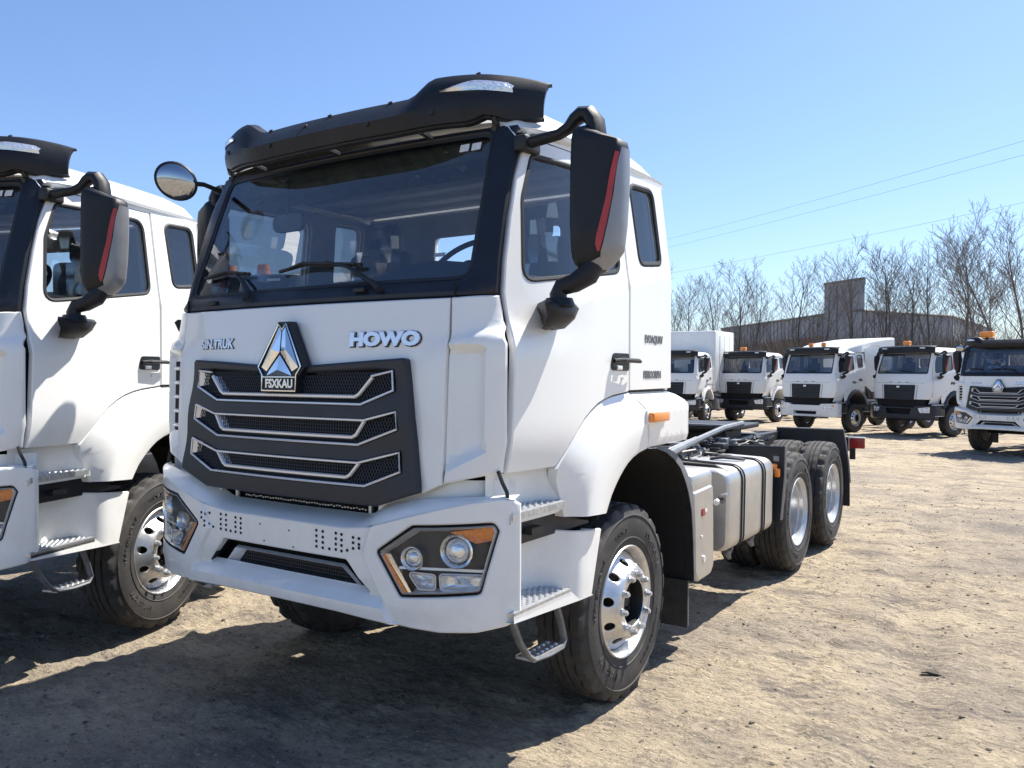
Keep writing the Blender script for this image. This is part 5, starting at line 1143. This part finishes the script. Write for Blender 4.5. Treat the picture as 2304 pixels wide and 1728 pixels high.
# ------------------------------------------------------------------ background: shed, brush, trees, wires
CX, CY, CZ = 3.167, -2.738, 1.807
def dirp(azd, d): a = R(azd); return Vector((CX+d*math.sin(a), CY+d*math.cos(a), 0))
def build_shed():
    S = empty('warehouse', dirp(-11, 118)); inv = S.location.copy(); H = 9.0
    pts = [dirp(-19.2, 150), dirp(-12.6, 116), dirp(-10.5, 112), dirp(-5.5, 125), dirp(-3.4, 165), dirp(-18, 190)]
    pts = [p-inv for p in pts]; zb = -1.0
    hs = [9.4, 9.4, 9.5, 9.3, 9.3, 9.4]
    for i in range(len(pts)):
        a, b = pts[i], pts[(i+1) % len(pts)]; h0, h1 = hs[i], hs[(i+1) % len(pts)]
        n = max(2, int((b-a).length/2.4))
        m = MB()
        for k in range(n*4): # ribbed cladding
            t0, t1 = k/(n*4), (k+1)/(n*4); o = Vector((b-a)).normalized().cross(Vector((0, 0, 1)))*(.10 if k % 2 else 0)
            p0 = a.lerp(b, t0)+o; p1 = a.lerp(b, t1)+o; z0 = h0+(h1-h0)*t0; z1 = h0+(h1-h0)*t1
            m.add([(p0.x, p0.y, zb), (p1.x, p1.y, zb), (p1.x, p1.y, z1), (p0.x, p0.y, z0)], [(0, 1, 2, 3)])
            if k: m.add([(prev.x, prev.y, zb), (p0.x, p0.y, zb), (p0.x, p0.y, z0), (prev.x, prev.y, z0)], [(0, 1, 2, 3)])
            prev = p1
        m.out('wall', 'metalwall', S, smooth=False)
        o = (b-a).normalized().cross(Vector((0, 0, 1)))*.18
        MB().tube([Vector((a.x, a.y, h0))+o, Vector((b.x, b.y, h1))+o], .16, 4).out('roof_edge', 'roofg', S)
    MB().add([(p.x, p.y, h-.05) for p, h in zip(pts, hs)], [tuple(range(len(pts)))]).out('roof', 'roofg', S)
    # tower over the corner
    q0, q1 = dirp(-12.8, 114.5)-inv, dirp(-10.4, 112)-inv; d = (q1-q0); nn = Vector((d.y, -d.x, 0)).normalized()
    if nn.dot(Vector((CX, CY, 0))-inv) > 0: nn = -nn
    m = MB(); rd = (q1+inv-Vector((CX, CY, 0))).normalized(); c4 = [q0, q1, q1+rd*7, q0+rd*7]; zt = [13.2, 13.5, 13.5, 13.2]
    m.add([(p.x, p.y, zb) for p in c4]+[(p.x, p.y, z) for p, z in zip(c4, zt)], [(0, 1, 5, 4), (1, 2, 6, 5), (2, 3, 7, 6), (3, 0, 4, 7), (4, 5, 6, 7)]); tw = m.out('tower', 'metalwall', S, smooth=False)
    MB().tube([Vector((p.x, p.y, z)) for p, z in zip(c4+[c4[0]], zt+[zt[0]])], .16, 4).out('tower_edge', 'roofg', tw)
    for t in (.33, .66): p = q0.lerp(q1, t)-nn*.06; MB().tube([Vector((p.x, p.y, 0)), Vector((p.x, p.y, 13.2))], .07, 4).out('tower_seam', 'roofg', tw)
    a, b = pts[0], pts[1]; o = (b-a).normalized().cross(Vector((0, 0, 1))); o = o if o.dot(Vector((CX, CY, 0))-inv-a) > 0 else -o
    p0, p1 = a.lerp(b, .35)+o*.25, a.lerp(b, .98)+o*.25
    MB().add([(p0.x, p0.y, 0), (p1.x, p1.y, 0), (p1.x, p1.y, 6.6), (p0.x, p0.y, 6.2)], [(0, 1, 2, 3)]).out('brick_band', 'rust', S)
    tag(S, 'long grey-blue clad warehouse with a square tower behind the bare trees', 'warehouse')
build_shed()

def tree_mesh(seed, H=11.0):
    rg = random.Random(seed); tr = MB(); cr = MB()
    def grow(p, d, L, r_, depth, mb, up_):
        n = (7, 6, 5, 3, 2)[depth]; P = [p]; q = p; dd = d.copy()
        for k in range(n):
            dd = (dd+Vector((rg.uniform(-.10, .10), rg.uniform(-.10, .10), up_))).normalized(); q = q+dd*L/n; P.append(q)
        mn = .008 if depth > 2 else .012
        rr = [max(mn, r_*(1-.8*k/n)) for k in range(n+1)]
        mb.tube(P, rr, (6, 4, 3, 3, 3)[depth], cap=False)
        if depth >= 4: return
        cnt = (11, 7, 5, 3)[depth]; a0 = rg.random()*6.28
        for i in range(cnt):
            t0 = (.20, .15, .12, .1)[depth]; t = min(.98, t0+(1-t0)*(i+rg.random())/cnt); k = min(n-1, int(t*n)); pp = P[k].lerp(P[k+1], t*n-k)
            a = a0+i*2.4+rg.uniform(-.4, .4); sp = rg.uniform(.35, .62) if depth == 0 else rg.uniform(.4, .8)
            side = Vector((math.cos(a), math.sin(a), 0)); td = (P[k+1]-P[k]).normalized(); nd = (td*math.cos(sp)+side*math.sin(sp)).normalized()
            ln = L*(rg.uniform(.42, .58) if depth == 0 else rg.uniform(.42, .62))*(1.1-t*(.62 if depth == 0 else .45))
            grow(pp, nd, ln, r_*(.40 if depth == 0 else .45)*(1-.5*t), depth+1, cr, .055)
    grow(Vector((0, 0, -.1)), Vector((rg.uniform(-.04, .04), rg.uniform(-.04, .04), 1)).normalized(), H, H*.0125, 0, tr, .0)
    return tr, cr
variants = []
for k in range(5):
    tr, cr = tree_mesh(20+k); a = tr.out('trunk', 'bark', None, smooth=False); b = cr.out('crown', 'twig', None, smooth=False); COL.objects.unlink(a); COL.objects.unlink(b); variants.append((a, b))
# azimuth (deg), distance, height, variant
TREES = [(-22.15, 66, 9.6, 0), (-21.2, 68, 8.6, 1), (-19.9, 70, 9.2, 2), (-18.6, 66, 9.6, 3), (-17.4, 70, 9.0, 4), (-14.2, 72, 10.2, 1), (-12.9, 78, 10.6, 0), (-11.45, 66, 10.2, 2), (-9.7, 72, 11.0, 3), (-8.9, 76, 11.2, 4), (-7.9, 66, 9.9, 0), (-6.6, 68, 10.2, 1), (-5.0, 58, 10.5, 2), (-4.0, 60, 10.6, 3), (-2.35, 54, 11.0, 4), (-1.3, 57, 11.6, 0), (-.2, 52, 10.4, 1)]
LB = ['slim bare tree just right of the big white cab', 'thin low bare tree, second right of the big cab', 'bare tree between the first two thin ones and the shed end', 'wide bare tree standing before the left end of the warehouse', 'bare tree above the back-row truck with white bumper, clear sky behind', 'bare tree left of the warehouse tower', 'bare tree with crown touching the left tower wall', 'bare tree rising in front of the warehouse tower', 'bare tree just right of the tower', 'second bare tree right of the tower, thinner', 'bare tree before the long right wing of the warehouse', 'slender bare tree near the right end of the warehouse', 'tall spreading bare tree at the right end of the warehouse', 'tall bare tree just past the warehouse end', 'tallest bare tree near the right edge, above the last truck', 'bare tree at the right edge of the photo', 'bare tree mostly beyond the right edge of the photo']
for i, (azd, d, h_, v) in enumerate(TREES):
    p = dirp(azd, d); o = empty('bare_tree', (p.x, p.y, -.45), random.random()*6); a, b = variants[v]
    s_ = h_/11*(.93 if i < 13 else .84); o.scale = (s_, s_, s_); reuse('trunk', a, o); reuse('crown', b, o); tag(o, LB[i], 'tree', 'bare trees behind the yard')
# undergrowth : many thin upright stems
def brush(name, n, d0, d1, a0, a1, h0, h1, seed, mat):
    rg = np.random.default_rng(seed); V = np.zeros((n, 3, 3)); ar = np.radians(rg.uniform(a0, a1, n)); d = rg.uniform(d0, d1, n)
    # clumped
    cl = rg.uniform(a0, a1, 260); ch = rg.uniform(.55, 1.0, 260); k = rg.integers(0, 260, n); ar = np.radians(np.clip(cl[k]+rg.normal(0, .55, n), a0, a1)); hh = (h0+(h1-h0)*rg.random(n)**1.5)*ch[k]
    x = CX+d*np.sin(ar); y = CY+d*np.cos(ar); t = rg.uniform(0, 6.28, n); wd = rg.uniform(.02, .055, n); lean = rg.normal(0, .22, (n, 2))
    z0 = rg.uniform(-.5, 1.6, n)*(rg.random(n) < .55)-.45
    V[:, 0] = np.stack([x-np.cos(t)*wd, y-np.sin(t)*wd, z0], -1); V[:, 1] = np.stack([x+np.cos(t)*wd, y+np.sin(t)*wd, z0], -1)
    V[:, 2] = np.stack([x+lean[:, 0]*hh, y+lean[:, 1]*hh, z0+hh], -1)
    me = bpy.data.meshes.new(name); me.vertices.add(n*3); me.vertices.foreach_set('co', V.ravel()); me.loops.add(n*3); me.loops.foreach_set('vertex_index', np.arange(n*3, dtype=np.int32)); me.polygons.add(n); me.polygons.foreach_set('loop_start', np.arange(0, n*3, 3, dtype=np.int32)); me.polygons.foreach_set('loop_total', np.full(n, 3, dtype=np.int32)); me.update(calc_edges=True)
    me.materials.append(MT[mat]); return tag(link(bpy.data.objects.new(name, me)), kind='stuff')
tag(brush('undergrowth', 150000, 62, 84, -40, 6, 2.0, 5.4, 3, 'brush'), 'dense brown leafless undergrowth behind the row of trucks', 'undergrowth')
tag(brush('dry_scrub', 26000, 60, 84, -40, 6, 2.6, 5.4, 4, 'twig'), 'taller grey leafless scrub standing among the trees', 'scrub')
# power lines
def wire(p0, p1, sag, lb):
    P = [p0.lerp(p1, t)-Vector((0, 0, sag*4*t*(1-t))) for t in [k/30 for k in range(31)]]
    o = MB().tube(P, .016, 5, cap=False).out('power_line', 'wire'); return tag(o, lb, 'power line', 'power lines over the yard')
def wp2(azd, slope, d): p = dirp(azd, d); p.z = CZ+slope*d; return p
for (a0, s0, d0, a1, s1, d1, lb) in ((-30, .130, 190, 3, .2535, 90, 'uppermost thin power line crossing the sky'), (-30, .122, 190, 3, .2385, 90, 'second thin power line from the top, crossing the sky'), (-30, .098, 190, 3, .1865, 95, 'lowest thin power line, just above the tree tops')):
    wire(wp2(a0, s0, d0), wp2(a1, s1, d1), .8, lb)
